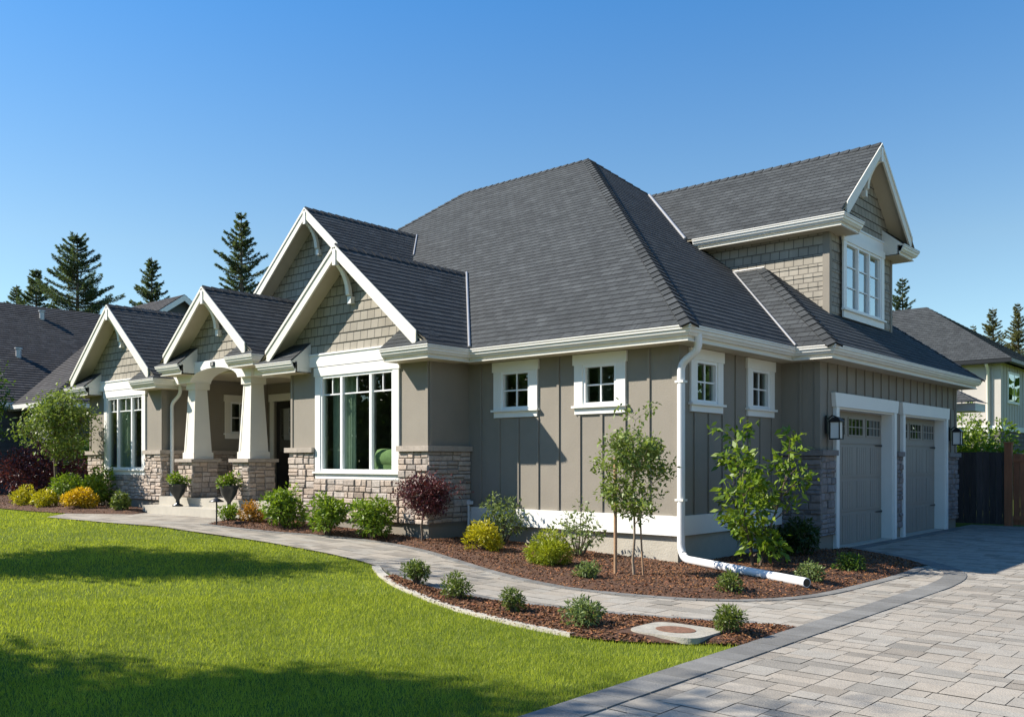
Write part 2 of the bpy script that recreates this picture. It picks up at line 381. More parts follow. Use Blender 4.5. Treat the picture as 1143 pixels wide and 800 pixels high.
CU = smooth_line([(-9.15, 7.62), (-8.6, 7.26), (-7.95, 6.92), (-7.2, 6.64), (-6.5, 6.44), (-5.7, 6.25), (-5.0, 6.14), (-4.5, 6.12), (-4.1, 6.28), (-3.75, 6.52), (-3.43, 6.74)], .2)
ci = min(range(len(CU)), key=lambda i: math.dist(CU[i], (-8.35, 7.12)))
bedC = CU[ci:] + PL[i0:][::-1]
bedB = [(-20.4, 8.42), (-18.9, 9.15), (-19.3, 9.8), (-19.35, 10.3), (-23.3, 10.3), (-24.6, 12), (-33, 12), (-34, 9.4), (-26, 8.3), (-22, 8.25)]
curbstrip = 0.11
sheet('driveway_bed', drive_poly, M['joint'], 0, lambda X, Y: GZ(X) + .012)
sheet('footpath_bed', path_poly, M['joint'], 0, lambda X, Y: GZ(X) + .016)
def mulch(poly, amp):
    return lambda X, Y: GZ(X) + .02 + np.minimum(amp, edge_dist(poly, X, Y) * .25) + .012 * wob(X, Y) * np.minimum(1, edge_dist(poly, X, Y) * 4)
sheet('mulch_bed', bedA, M['mulch'], .14, mulch(bedA, .07))
sheet('mulch_strip', bedC, M['mulch'], .14, mulch(bedC, .03))
sheet('mulch_border', bedB, M['mulch'], .25, mulch(bedB, .08))

def guillotine(x0, x1, y0, y1, wmin, hmin, wmax, hmax, rnd):
    w, h = x1 - x0, y1 - y0
    cw = w > wmax or (w > 2 * wmin and rnd.random() < .35); ch = h > hmax or (h > 2 * hmin and rnd.random() < .3)
    if cw and (w / wmax >= h / hmax or not ch):
        c = x0 + w * rnd.uniform(.35, .65)
        return guillotine(x0, c, y0, y1, wmin, hmin, wmax, hmax, rnd) + guillotine(c, x1, y0, y1, wmin, hmin, wmax, hmax, rnd)
    if ch:
        c = y0 + h * rnd.uniform(.38, .62)
        return guillotine(x0, x1, y0, c, wmin, hmin, wmax, hmax, rnd) + guillotine(x0, x1, c, y1, wmin, hmin, wmax, hmax, rnd)
    return [(x0, x1, y0, y1)]
def pave(name, poly, z, m, cw, chh, wmin, hmin, wmax, hmax, gap=.005, xr=None, yr=None, label=None):
    rnd = random.Random(3); mb = MB(); tr = [[poly[i] for i in t] for t in tessellate_polygon([[Vector((p[0], p[1], 0)) for p in poly]])]
    T = []
    for t in tr:
        ar = (t[1][0] - t[0][0]) * (t[2][1] - t[0][1]) - (t[2][0] - t[0][0]) * (t[1][1] - t[0][1])
        if abs(ar) < 1e-6: continue
        if ar < 0: t = t[::-1]
        T.append((t, min(p[0] for p in t), max(p[0] for p in t), min(p[1] for p in t), max(p[1] for p in t)))
    xs = [p[0] for p in poly]; ys = [p[1] for p in poly]
    xa, xb = xr or (min(xs), max(xs)); ya, yb = yr or (min(ys), max(ys)); y = ya; row = 0
    while y < yb:
        x = xa - rnd.uniform(0, cw)
        while x < xb:
            for (a, b, c, d) in guillotine(x, x + cw, y, y + chh, wmin, hmin, wmax, hmax, rnd):
                a += gap; b -= gap; c += gap; d -= gap
                k = rnd.random(); s = rnd.uniform(.94, 1.07) if k < .72 else rnd.uniform(.66, .88)
                wm = rnd.uniform(-.025, .03); col = (s * (1 + wm), s, s * (1 - wm)); dz = rnd.uniform(-.0015, .002); lf = 1 + .07 * math.sin(a * .9 + 1.3 * math.sin(c * .7)) * math.sin(c * .8 + .5); col = tuple(v_ * lf for v_ in col)
                for t, tx0, tx1, ty0, ty1 in T:
                    if b < tx0 or a > tx1 or d < ty0 or c > ty1: continue
                    q = [(a, c), (b, c), (b, d), (a, d)]
                    for i in range(3):
                        p0, p1 = t[i], t[(i + 1) % 3]; nx, ny = -(p1[1] - p0[1]), p1[0] - p0[0]
                        q = clip(q, (nx, ny), nx * p0[0] + ny * p0[1])
                        if len(q) < 3: break
                    if len(q) >= 3: mb.face([(p[0], p[1], gz(p[0]) + z + dz) for p in q], None, col)
            x += cw
        y += chh
    o = mb.build(name, m); o['kind'] = 'structure'; return o
pave('driveway', drive_poly, .019, M['paver'], .92, .52, .17, .13, .43, .27, gap=.0032, yr=(-3, 23.2), xr=(-6, 10))
pave('footpath', path_poly, .023, M['paver'], .84, .5, .2, .13, .48, .28, gap=.003)
def band(name, line, w, z, m, seg=.22, side=1, thick=.0):
    """soldier-course band along a line, width w to its left side (side=1) or right"""
    mb = MB(); P = [Vector(p) for p in line]; acc = [P[0]]; out = []
    # resample
    L = 0; res = [P[0]]; need = seg
    for i in range(len(P) - 1):
        a, b = P[i], P[i + 1]; l = (b - a).length
        while need <= l: res.append(a + (b - a) * (need / l)); need += seg
        need -= l
    res.append(P[-1])
    for i in range(len(res) - 1):
        a, b = res[i], res[i + 1]; d = b - a
        if d.length < .03: continue
        def nrm(j):
            dd = (res[min(j + 1, len(res) - 1)] - res[max(j - 1, 0)]).normalized(); return Vector((-dd.y, dd.x)) * side
        g = d.normalized() * .004; n0, n1 = nrm(i), nrm(i + 1); s = random.uniform(.78, 1.15)
        q = [a + g, b - g, b - g + n1 * w, a + g + n0 * w]; zz = z + random.uniform(-.001, .001)
        top = [(p.x, p.y, gz(p.x) + zz) for p in q]; bot = [(p.x, p.y, gz(p.x) - .03) for p in q]
        mb.shared(bot + top, [(4, 5, 6, 7), (0, 1, 5, 4), (1, 2, 6, 5), (2, 3, 7, 6), (3, 0, 4, 7)], (s, s * .995, s * .985))
    o = mb.build(name, m, recalc=True); o['kind'] = 'structure'; return o
band('driveway_border', [(-3.43, -3), (-3.43, 7.74)] + DL[1:], .27, .028, M['border'], .24, side=-1)
band('path_border', PU, .13, .032, M['border'], .22, side=-1)
band('path_border', PL[i0 - 2:-1], .13, .032, M['border'], .22, side=1)
def ribbon(name, line, w, z, m, side=1):
    mb = MB(); P = [Vector(p) for p in line]; q = []
    for i in range(len(P)):
        d = (P[min(i + 1, len(P) - 1)] - P[max(i - 1, 0)]).normalized(); n = Vector((-d.y, d.x)) * side; q.append((P[i], P[i] + n * w))
    for (a, b), (c, d) in zip(q, q[1:]):
        t = [(p.x, p.y, gz(p.x) + z) for p in (a, c, d, b)]; u = [(p.x, p.y, gz(p.x) - .05) for p in (a, c, d, b)]
        mb.shared(u + t, [(4, 5, 6, 7), (0, 1, 5, 4), (2, 3, 7, 6)])
    o = mb.build(name, m, recalc=True); o['kind'] = 'structure'; return o
ribbon('lawn_curb', CU[:-6], .10, .036, M['concrete'], side=1)
band('threshold_border', [(-5.93, 15.0), (-5.93, 21.6)], .22, .027, M['border'], .24, side=-1)

# ------------------------------------------------------------------ THE HOUSE
house = empty('house', (-12, 11, 0), 'large taupe single-storey house with grey hip roof, four front gables and a stone base', 'house')
ZE = 3.34; PT = .807
F_front = lambda cx, y: frame(cx, y, 1, 0, 0, -1)          # a = +X, outward = -Y
F_side = lambda x, cy: frame(x, cy, 0, 1, 1, 0)            # a = +Y, outward = +X

def wall(mb, f, a0, a1, z0, z1, ops=(), th=.14, zs=None):
    A = sorted({a0, a1, *[o[0] for o in ops], *[o[1] for o in ops]}); Z = sorted({z0, z1, *[o[2] for o in ops], *[o[3] for o in ops]})
    for i in range(len(A) - 1):
        for j in range(len(Z) - 1):
            ca, cz = (A[i] + A[i + 1]) / 2, (Z[j] + Z[j + 1]) / 2
            if any(o[0] < ca < o[1] and o[2] < cz < o[3] for o in ops): continue
            for b in (0, -th): mb.face([f(A[i], b, Z[j]), f(A[i + 1], b, Z[j]), f(A[i + 1], b, Z[j + 1]), f(A[i], b, Z[j + 1])])
    for o in list(ops):
        p = [(o[0], o[2]), (o[1], o[2]), (o[1], o[3]), (o[0], o[3])]
        for k in range(4):
            (s, t), (u, v) = p[k], p[(k + 1) % 4]; mb.face([f(s, 0, t), f(u, 0, v), f(u, -th, v), f(s, -th, t)])
def battens(mb, f, a0, a1, z0, z1, ops=(), sp=.41, st=None, w=.045, d=.022):
    a = a0 + sp if st is None else st
    while a < a1 - .03:
        segs = [(z0, z1)]
        for o in ops:
            if o[0] - w / 2 < a < o[1] + w / 2:
                ns = []
                for s, e in segs:
                    if o[2] > s: ns.append((s, min(e, o[2])))
                    if o[3] < e: ns.append((max(s, o[3]), e))
                segs = ns
        for s, e in segs:
            if e - s > .03: mb.fbox(f, a - w / 2, a + w / 2, .002, d, s, e)
        a += sp
def stones(mb, mo, f, a0, a1, z0, z1, grey=False, seed=1, b=.0, seg=(.33, .13)):
    rnd = random.Random(seed); mo.fbox(f, a0 + .004, a1 - .004, b - .02, b + .035, z0, z1 - .002)
    z = z1
    while z > z0 + .03:
        ch = rnd.choice([.16, .22, .26]); zb = max(z0, z - ch)
        a = a0
        while a < a1 - .01:
            cw = rnd.uniform(.5, .9); ae = a + cw
            if a1 - ae < .25: ae = a1
            for (p, q, r, s) in guillotine(a, ae, zb, z, .13, .09, seg[0], seg[1], rnd):
                g = .006; d = b + .055 + rnd.uniform(-.014, .02); ch_ = .011
                P = [(p + g, r + g), (q - g, r + g), (q - g, s - g), (p + g, s - g)]
                j = lambda: rnd.uniform(-.004, .004)
                base = [f(x + j(), b + .03, y + j()) for x, y in P]; cx, cy = (p + q) / 2, (r + s) / 2
                mid = [f(x, d - .012, y) for x, y in P]
                top = [f(x + (ch_ if x < cx else -ch_) + j(), d + j(), y + (ch_ if y < cy else -ch_) + j()) for x, y in P]
                v = rnd.uniform(.80, 1.16); h = rnd.uniform(-.05, .06)
                if rnd.random() < .14: v *= .72
                col = (v * (1 + h), v, v * (1 - h))
                mb.shared(base + mid + top, [(8, 9, 10, 11)] + [(k, (k + 1) % 4, 4 + (k + 1) % 4, 4 + k) for k in range(4)] + [(4 + k, 4 + (k + 1) % 4, 8 + (k + 1) % 4, 8 + k) for k in range(4)], col)
            a = ae
        z = zb

# -- windows
def window(f, a0, a1, z0, z1, cols=(1,), trim=.14, grid=None, transom=0, glass=None, sill=.13, head=.16, rec=.02, hgrid=1, vgrid=2, label=None):
    """outer trim rect a0..a1 x z0..z1; sashes inside; returns opening"""
    t = MB(); hw = head
    t.fbox(f, a0 - .025, a1 + .025, 0.002, .045, z1 - hw, z1)
    t.fbox(f, a0, a0 + trim, .002, .036, z0 + sill, z1 - hw - .001); t.fbox(f, a1 - trim, a1, .002, .036, z0 + sill, z1 - hw - .001)
    W = t.build('window', M['cream'] if trim < .15 else M['white'], house)
    if label: W['label'] = label
    s = MB(); s.fbox(f, a0 - .03, a1 + .03, .002, .075, z0 + sill - .035, z0 + sill - .001); s.fbox(f, a0 + .005, a1 - .005, .002, .034, z0, z0 + sill - .036)
    s.build('sill', M['white'], W)
    ia, ib, iz, jz = a0 + trim, a1 - trim, z0 + sill, z1 - hw
    fr = MB(); fw = .045
    fr.fbox(f, ia - .001, ib + .001, -.06, .022, iz - .0, iz + fw); fr.fbox(f, ia - .001, ib + .001, -.06, .022, jz - fw, jz)
    fr.fbox(f, ia, ia + fw, -.06, .02, iz + fw, jz - fw); fr.fbox(f, ib - fw, ib, -.06, .02, iz + fw, jz - fw)
    tot = sum(cols); x = ia + fw; usable = ib - ia - 2 * fw; gl = MB()
    for k, c in enumerate(cols):
        xe = x + usable * c / tot
        if k: fr.fbox(f, x - .03, x + .03, -.05, .018, iz + fw, jz - fw)
        xa, xb = x + (.03 if k else 0), xe - (.03 if k < len(cols) - 1 else 0)
        if transom:
            zt = jz - fw - transom; fr.fbox(f, xa, xb, -.03, -.012, zt - .011, zt + .011); xm = (xa + xb) / 2
            fr.fbox(f, xm - .009, xm + .009, -.029, -.013, zt + .012, jz - fw)
        else:
            for g in range(1, vgrid):
                xm = xa + (xb - xa) * g / vgrid; fr.fbox(f, xm - .011, xm + .011, -.03, -.012, iz + fw, jz - fw)
            for g in range(1, hgrid + 1):
                zm = iz + fw + (jz - iz - 2 * fw) * g / (hgrid + 1); fr.fbox(f, xa, xb, -.0285, -.0135, zm - .011, zm + .011)
        gl.face([f(xa, -.035, iz + fw), f(xb, -.035, iz + fw), f(xb, -.035, jz - fw), f(xa, -.035, jz - fw)])
        x = xe
    fr.build('sash', M['vinyl'], W); gl.build('pane', glass or M['glass'], W)
    return (ia + .004, ib - .004, iz + .004, jz - .004)

G0 = F_front(0, 11.07); S0 = F_side(-6.64, 0)
FA = F_front(0, 10.13)
opA = window(G0, -10.14, -9.20, 2.22, 3.13, trim=.16); opB = window(G0, -8.46, -7.52, 2.22, 3.13, trim=.16)
opC = window(S0, 11.36, 12.30, 2.22, 3.13, trim=.16); opD = window(S0, 13.10, 14.04, 2.22, 3.13, trim=.16)
opE = window(FA, -13.74, -11.43, 1.19, 3.22, cols=(1, 1.45, 1), trim=.15, transom=.3)
opF = window(FA, -22.35, -20.25, 1.19, 3.22, cols=(1, 1.45, 1), trim=.15, transom=.3)
SB = F_side(-19.5, 0); opG = window(SB, 11.70, 12.55, 2.05, 3.1, trim=.14)

GR = F_front(0, 14.37); GS = F_side(-5.99, 0); D1 = (15.06, 17.75, .0, 2.42); D2 = (18.38, 21.04, .0, 2.42)
def housewall(f, a0, a1, z0, z1, ops=(), th=.14, bat=()):
    m = MB(); wall(m, f, a0, a1, z0, z1, ops, th)
    for b in bat:
        if len(b) == 4 and isinstance(b[3], float) and b[1] - b[0] < .2: m.fbox(f, b[0], b[1], .002, .024, b[2], b[3])
        else: battens(m, f, *b[:4], b[4], sp=.415, st=b[5])
    return m.build('wall', M['taupe'], house)
housewall(G0, -10.74, -6.64, .45, 3.3, [opA, opB], bat=[(-10.74, -6.66, .74, 3.2, [(-10.17, -9.17, 2.2, 3.2), (-8.49, -7.49, 2.2, 3.2)], -10.45), (-6.70, -6.615, .74, 3.2)])
housewall(S0, 11.07, 14.37, .45, 3.3, [opC, opD], bat=[(11.2, 14.3, .74, 3.2, [(11.33, 12.33, 2.2, 3.2), (13.07, 14.07, 2.2, 3.2)], 11.5), (11.05, 11.13, .74, 3.2)])
housewall(FA, -14.53, -10.74, .1, 3.5, [opE]); housewall(FA, -23.2, -19.5, .1, 3.5, [opF])
housewall(F_side(-10.74, 0), 10.13, 11.07, .1, 3.3); housewall(SB, 10.13, 12.9, .1, 3.5, [opG])
housewall(frame(-14.53, 0, 0, 1, -1, 0), 10.13, 12.9, .1, 3.5)
housewall(F_front(0, 12.9), -19.5, -14.53, .1, 3.5, [(-19.22, -18.12, .74, 2.98)])
housewall(frame(-23.2, 0, 0, 1, -1, 0), 10.13, 23.2, .1, 3.3); housewall(frame(0, 23.2, 1, 0, 0, 1), -23.2, -6.6, .1, 3.3)
housewall(GR, -6.64, -5.99, .1, 3.3, bat=[(-6.6, -6.0, 1.7, 3.2, [], -6.3), (-6.06, -5.967, 1.7, 3.2)])
housewall(GS, 14.37, 21.95, 0, 3.3, [D1, D2], .2, bat=[(14.37, 21.9, 2.66, 3.2, [], 14.72), (14.35, 14.43, 1.7, 3.2), (21.87, 21.96, 1.7, 3.2), (21.3, 21.9, 1.7, 2.66, [], 21.55), (14.68, 14.725, 1.7, 2.66)])
housewall(frame(0, 21.95, 1, 0, 0, 1), -6.6, -5.99, .1, 3.3); housewall(F_side(-6.6, 0), 21.95, 23.2, .1, 3.3)
for f, a in ((FA, -14.53), (FA, -10.80), (FA, -23.2), (FA, -19.56), (F_side(-10.74, 0), 10.145)):
    ct = MB(); ct.fbox(f, a, a + .06, .002, .018, 1.76, 3.2); ct.build('corner_board', M['batten'], house)
# foundation and skirt board
for b in ((-10.73, -6.67, 11.10, 11.3, -.1, .455), (-6.9, -6.67, 11.3, 14.4, -.1, .455), (-14.5, -10.76, 10.15, 10.4, -.1, .475), (-23.1, -19.53, 10.15, 10.4, .1, .63), (-10.9, -10.755, 10.4, 11.1, -.1, .475),
          (-6.67, -6.0, 14.40, 14.6, -.1, .3), (-6.15, -6.005, 14.6, 15.0, -.1, .3), (-6.15, -6.005, 17.9, 18.24, -.1, .25), (-6.15, -6.005, 21.2, 21.94, -.1, .25)):
    m = MB(); m.box(*b); m.build('foundation', M['concrete'], house)
sk = MB(); sk.fbox(G0, -10.735, -6.602, .002, .038, .455, .735); sk.build('skirt_board', M['white'], house)
sk = MB(); sk.fbox(S0, 11.033, 14.36, .002, .037, .455, .735); sk.build('skirt_board', M['white'], house)
# stone veneer, cap stones
def veneer(name, spec, m, mc, seed, capz, caph=.09, seg=(.33, .13)):
    for i, (f, a0, a1, z0, z1, cap) in enumerate(spec):
        st = MB(); mo = MB(); stones(st, mo, f, a0, a1, z0, z1, seed=seed + i, seg=seg)
        o = st.build(name, m, house); mo.build('mortar', M['mortar'], o)
        if cap:
            c0, c1 = cap; n = max(1, round((c1 - c0) / .55))
            for k in range(n):
                cp = MB(); cp.fbox(f, c0 + (c1 - c0) * k / n + .002, c0 + (c1 - c0) * (k + 1) / n - .002, -.01, .105, z1, z1 + caph); cp.build('cap_stone', mc, o)
sBR = F_side(-10.74, 0)
veneer('stone_veneer', [(FA, -14.55, -13.75, .47, 1.67, (-14.62, -13.75)), (FA, -11.42, -10.69, .47, 1.67, (-11.42, -10.64)), (FA, -13.75, -11.42, .47, 1.185, None),
    (sBR, 10.08, 11.06, .47, 1.67, (10.1315, 11.06))], M['stone'], M['capstone'], 11, 1.67)
veneer('stone_veneer', [(FA, -23.22, -22.36, .62, 1.67, (-23.28, -22.36)), (FA, -20.24, -19.45, .62, 1.67, (-20.24, -19.4)), (FA, -22.36, -20.24, .62, 1.185, None),
    (SB, 10.08, 12.85, .62, 1.67, (10.1315, 12.85)), (F_front(0, 12.9), -17.95, -14.6, .7, 1.67, (-17.95, -14.6))], M['stone'], M['capstone'], 31, 1.67)
veneer('stone_veneer', [(GR, -6.63, -5.935, .28, 1.6, (-6.63, -5.88)), (GS, 14.32, 14.92, .28, 1.6, (14.3715, 14.93)), (GS, 17.89, 18.25, .22, 1.6, (17.9, 18.24)),
    (GS, 21.19, 21.98, .22, 1.6, (21.19, 22.02))], M['greyst'], M['greycap'], 51, 1.6, seg=(.34, .14))
# -- garage doors
for (a0, a1, z0, z1) in (D1, D2):
    b = -.19; g = MB(); g.fbox(GS, a0 - .02, a1 + .02, b - .05, b, z0, z1 - .0)
    H = (z1 - z0) / 4
    for k in range(4):
        za, zb = z0 + H * k + .008, z0 + H * (k + 1) - .008
        g.fbox(GS, a0, a1, b, b + .012, za, zb)
        if k < 3:
            n = 4; cw = (a1 - a0) / n
            for j in range(n):
                pa, pb = a0 + cw * j + .07, a0 + cw * (j + 1) - .07
                # raised rails round a boarded panel
                nb = 5
                for q in range(nb): g.fbox(GS, pa + (pb - pa) * q / nb + .004, pa + (pb - pa) * (q + 1) / nb - .004, b + .012, b + .019, za + .05, zb - .05)
    door = g.build('garage_door', M['garage'], house)
    fr = MB(); pn = MB(); za, zb = z0 + 3 * H + .14, z1 - .13; n = 3; cw = (a1 - a0 - .1) / n
    for j in range(n):
        pa, pb = a0 + .05 + cw * j + .07, a0 + .05 + cw * (j + 1) - .07
        fr.fbox(GS, pa, pb, b + .012, b + .03, za, za + .025); fr.fbox(GS, pa, pb, b + .012, b + .03, zb - .025, zb)
        for e in (pa, pb - .025): fr.fbox(GS, e, e + .025, b + .012, b + .029, za + .025, zb - .025)
        for q in range(1, 4): x = pa + (pb - pa) * q / 4; fr.fbox(GS, x - .008, x + .008, b + .014, b + .026, za + .025, zb - .025)
        zm = (za + zb) / 2; fr.fbox(GS, pa + .025, pb - .025, b + .0145, b + .0255, zm - .008, zm + .008)
        pn.face([GS(pa, b + .0135, za), GS(pb, b + .0135, za), GS(pb, b + .0135, zb), GS(pa, b + .0135, zb)])
    fr.build('window_frame', M['garage'], door); pn.build('pane', M['doorglass'], door)
    hg = MB()
    for zz in (z0 + .55, z1 - .62):
        for e, s in ((a0 + .02, 1), (a1 - .02, -1)):
            hg.prism([GS(e, b + .02, zz - .02), GS(e + s * .3, b + .02, zz - .012), GS(e + s * .36, b + .02, zz), GS(e + s * .3, b + .02, zz + .012), GS(e, b + .02, zz + .02)], (.008, 0, 0))
    hg.build('strap_hinge', M['black'], door)
    jb = MB(); jb.fbox(GS, a0 - .001, a0 + .02, -.185, .034, z0, z1); jb.fbox(GS, a1 - .02, a1 + .001, -.185, .034, z0, z1); jb.fbox(GS, a0 + .02, a1 - .02, -.185, .033, z1 - .03, z1)
    jb.fbox(GS, a0 - .13, a0 - .001, .002, .065, z0, z1 + .0); jb.fbox(GS, a1 + .001, a1 + .13, .002, .065, z0, z1)
    jb.prism([GS(a0 - .17, .002, z1 + .002), GS(a1 + .17, .002, z1 + .002), GS(a1 + .21, .002, z1 + .235), GS(a0 - .21, .002, z1 + .235)], (.075, 0, 0))
    jb.build('door_trim', M['white'], house)
ap = MB(); ap.box(-6.3, -5.96, 14.95, 21.1, -.1, .035); ap.build('garage_apron', M['concrete'], house)

# -- porch
pf = MB(); pf.box(-19.45, -14.6, 10.03, 12.9, 0, .72); pf.box(-19.4, -14.75, 9.62, 10.03, 0, .54)
pf.build('porch_step', M['concrete'], house)
for cx in (-18.42, -16.23):
    cy = 10.4; h = .28
    co = MB(); zb, zt = 1.56, 3.22
    b0, t0 = .21, .14
    P = [(cx - b0, cy - b0, zb + .14), (cx + b0, cy - b0, zb + .14), (cx + b0, cy + b0, zb + .14), (cx - b0, cy + b0, zb + .14), (cx - t0, cy - t0, zt - .14), (cx + t0, cy - t0, zt - .14), (cx + t0, cy + t0, zt - .14), (cx - t0, cy + t0, zt - .14)]
    co.hexa(P); co.box(cx - .235, cx + .235, cy - .235, cy + .235, zb, zb + .14); co.box(cx - .18, cx + .18, cy - .18, cy + .18, zt - .14, zt)
    # raised corner stiles on the two visible faces
    for s0, s1 in ((-1, -.72), (.72, 1)):
        co.hexa([(cx + s0 * b0, cy - b0 - .008, zb + .141), (cx + s1 * b0, cy - b0 - .008, zb + .141), (cx + s1 * b0, cy - b0 + .01, zb + .141), (cx + s0 * b0, cy - b0 + .01, zb + .141),
                 (cx + s0 * t0, cy - t0 - .008, zt - .141), (cx + s1 * t0, cy - t0 - .008, zt - .141), (cx + s1 * t0, cy - t0 + .01, zt - .141), (cx + s0 * t0, cy - t0 + .01, zt - .141)])
    column = co.build('porch_column', M['cream'], house)
    st = MB(); mo = MB(); hh = .3
    for f, o in ((frame(cx, cy - hh + .05, 1, 0, 0, -1), 1), (frame(cx + hh - .05, cy, 0, 1, 1, 0), 2), (frame(cx - hh + .05, cy, 0, 1, -1, 0), 3), (frame(cx, cy + hh - .05, 1, 0, 0, 1), 4)):
        stones(st, mo, f, -hh + .0, hh, .73, 1.49, seed=int(-cx * 10) + o, seg=(.32, .14))
    ped = st.build('stone_pedestal', M['stone'], column); mo.build('mortar', M['mortar'], column)
    cp = MB(); cp.box(cx - .36, cx + .36, cy - .36, cy + .36, 1.49, 1.558); cp.build('cap_stone', M['capstone'], column)
# arched beam
ab = MB(); n = 18; xa, xb = -18.62, -16.03; c = (xa + xb) / 2
def arch(y0, y1, ins, zt):
    top = [(xa - .15, y0, zt), (xb + .15, y0, zt)]
    pts = []
    for k in range(n + 1):
        t = math.pi * (1 - k / n); pts.append((c + (c - xa - ins) * math.cos(t), y0, 3.22 + .26 * math.sin(t)))
    low = [(xa - .15, y0, 3.22)] + pts + [(xb + .15, y0, 3.22)]
    m = len(low)
    for i in range(m - 1):
        p, q = low[i], low[i + 1]
        ab.hexa([(p[0], y0, p[2]), (q[0], y0, q[2]), (q[0], y1, q[2]), (p[0], y1, p[2]), (p[0], y0, zt), (q[0], y0, zt), (q[0], y1, zt), (p[0], y1, zt)])
arch(10.12, 10.62, .36, 3.64)
ab.box(-19.4, xa - .15, 10.18, 10.6, 3.22, 3.6); ab.box(xb + .15, -14.6, 10.18, 10.6, 3.22, 3.6)
beam = ab.build('arched_beam', M['white'], house)
pl = MB(); pl.box(-17.40, -17.25, 10.10, 10.119, 3.505, 3.60); plq = pl.build('house_number_plate', M['black'], beam)
try:
    cu = bpy.data.curves.new('house_number', 'FONT'); cu.body = '23'; cu.size = .085; cu.extrude = .002; cu.align_x = 'CENTER'; cu.align_y = 'CENTER'
    to = bpy.data.objects.new('house_number', cu); COL.objects.link(to); to.rotation_euler = (R(90), 0, 0); to.location = (-17.325, 10.096, 3.552)
    bpy.context.view_layer.update(); dg = bpy.context.evaluated_depsgraph_get()
    me = bpy.data.meshes.new_from_object(to.evaluated_get(dg)); mw = to.matrix_world.copy(); me.transform(mw); bpy.data.objects.remove(to)
    no = bpy.data.objects.new('house_number', me); COL.objects.link(no); me.materials.clear(); me.materials.append(M['white']); no.parent = beam
    no.location = -(Vector(house.location) + beam.location)
except Exception as e: print('text', e)
pc = MB(); pc.box(-19.4, -14.6, 10.62, 12.88, 3.42, 3.46); pc.build('porch_ceiling', M['soffit'], house)
# front door
dr = MB(); fd_ = F_front(0, 12.9); dr.fbox(fd_, -19.20, -18.14, -.12, -.05, .74, 2.96)
for a in (-19.09, -18.65):
    for z0_, z1_ in ((.9, 1.6),): dr.fbox(fd_, a, a + .38, -.05, -.035, z0_, z1_)
fdoor = dr.build('front_door', M['door'], house)
q = MB(); q.face([fd_(-19.05, -.045, 1.75), fd_(-18.29, -.045, 1.75), fd_(-18.29, -.045, 2.8), fd_(-19.05, -.045, 2.8)]); q.build('pane', M['skyglass'], fdoor)
q = MB(); q.tube([fd_(-18.27, -.05, 1.55), fd_(-18.27, .02, 1.55), fd_(-18.27, .02, 1.95), fd_(-18.27, -.05, 1.95)], .012); q.build('door_handle', M['flash'], fdoor)
q = MB(); q.fbox(fd_, -19.36, -19.22, .002, .04, .74, 2.98); q.fbox(fd_, -18.12, -17.98, .002, .04, .74, 2.98); q.fbox(fd_, -19.40, -17.94, .002, .05, 2.981, 3.16); q.build('door_trim', M['cream'], house)

# -- roofs
rf = MB(); cpz = MB(); dk = MB(); fl = MB()
def roofpoly(poly, expo=.145): courses(rf, poly, expo); dk.face([Vector(p) - Vector((0, 0, .03)) for p in poly])
XL, XR, YF, YB = -23.3, -6.19, 10.62, 23.66
YM = (YF + YB) / 2; rise = (YM - YF) * PT; ZR = ZE + rise; rx0, rx1 = XL + (YM - YF), XR - (YM - YF)
def zf(y): return ZE + (y - YF) * PT
front = [(XL, YF, ZE), (XR, YF, ZE), (rx1, YM, ZR), (rx0, YM, ZR)]
c1 = -19.2; c2 = -14.9
for pc_ in (clip(front, (-1, 0, 0), -c1), clip(clip(clip(front, (1, 0, 0), c1), (-1, 0, 0), -c2), (0, 1, 0), 11.3), clip(front, (1, 0, 0), c2)): 
    # align courses with the eave
    roofpoly(pc_)
right = [(XR, YF, ZE), (XR, YB, ZE), (rx1, YM, ZR)]
roofpoly(right); roofpoly([(XR, YB, ZE), (XL, YB, ZE), (rx0, YM, ZR), (rx1, YM, ZR)]); roofpoly([(XL, YB, ZE), (XL, YF, ZE), (rx0, YM, ZR)])
def dn(n, line):      # downslope direction in the plane with normal n, perpendicular to line
    l = Vector(line).normalized(); n = Vector(n).normalized(); d = n.cross(l)
    if d.z > 0: d = -d
    if abs(d.z) < 1e-6: pass
    return d.normalized()
nF = Vector((0, -PT, 1)); nRt = Vector((PT, 0, 1)); nBk = Vector((0, PT, 1)); nLt = Vector((-PT, 0, 1))
def cap2(p0, p1, n1, n2):
    l = Vector(p1) - Vector(p0)
    a = Vector(n1).normalized().cross(l.normalized()); b = Vector(n2).normalized().cross(l.normalized())
    # a should lie on the side of plane 1: away from plane 2's normal
    if a.dot(Vector(n1) - Vector(n2)) < 0: a = -a
    if b.dot(Vector(n2) - Vector(n1)) < 0: b = -b
    caps(cpz, p0, p1, a, b)
cap2((XR, YF, ZE), (rx1, YM, ZR), nF, nRt); cap2((XL, YF, ZE), (rx0, YM, ZR), nF, nLt); cap2((rx1, YM, ZR), (rx0, YM, ZR), nF, nBk); cap2((XR, YB, ZE), (rx1, YM, ZR), nBk, nRt)
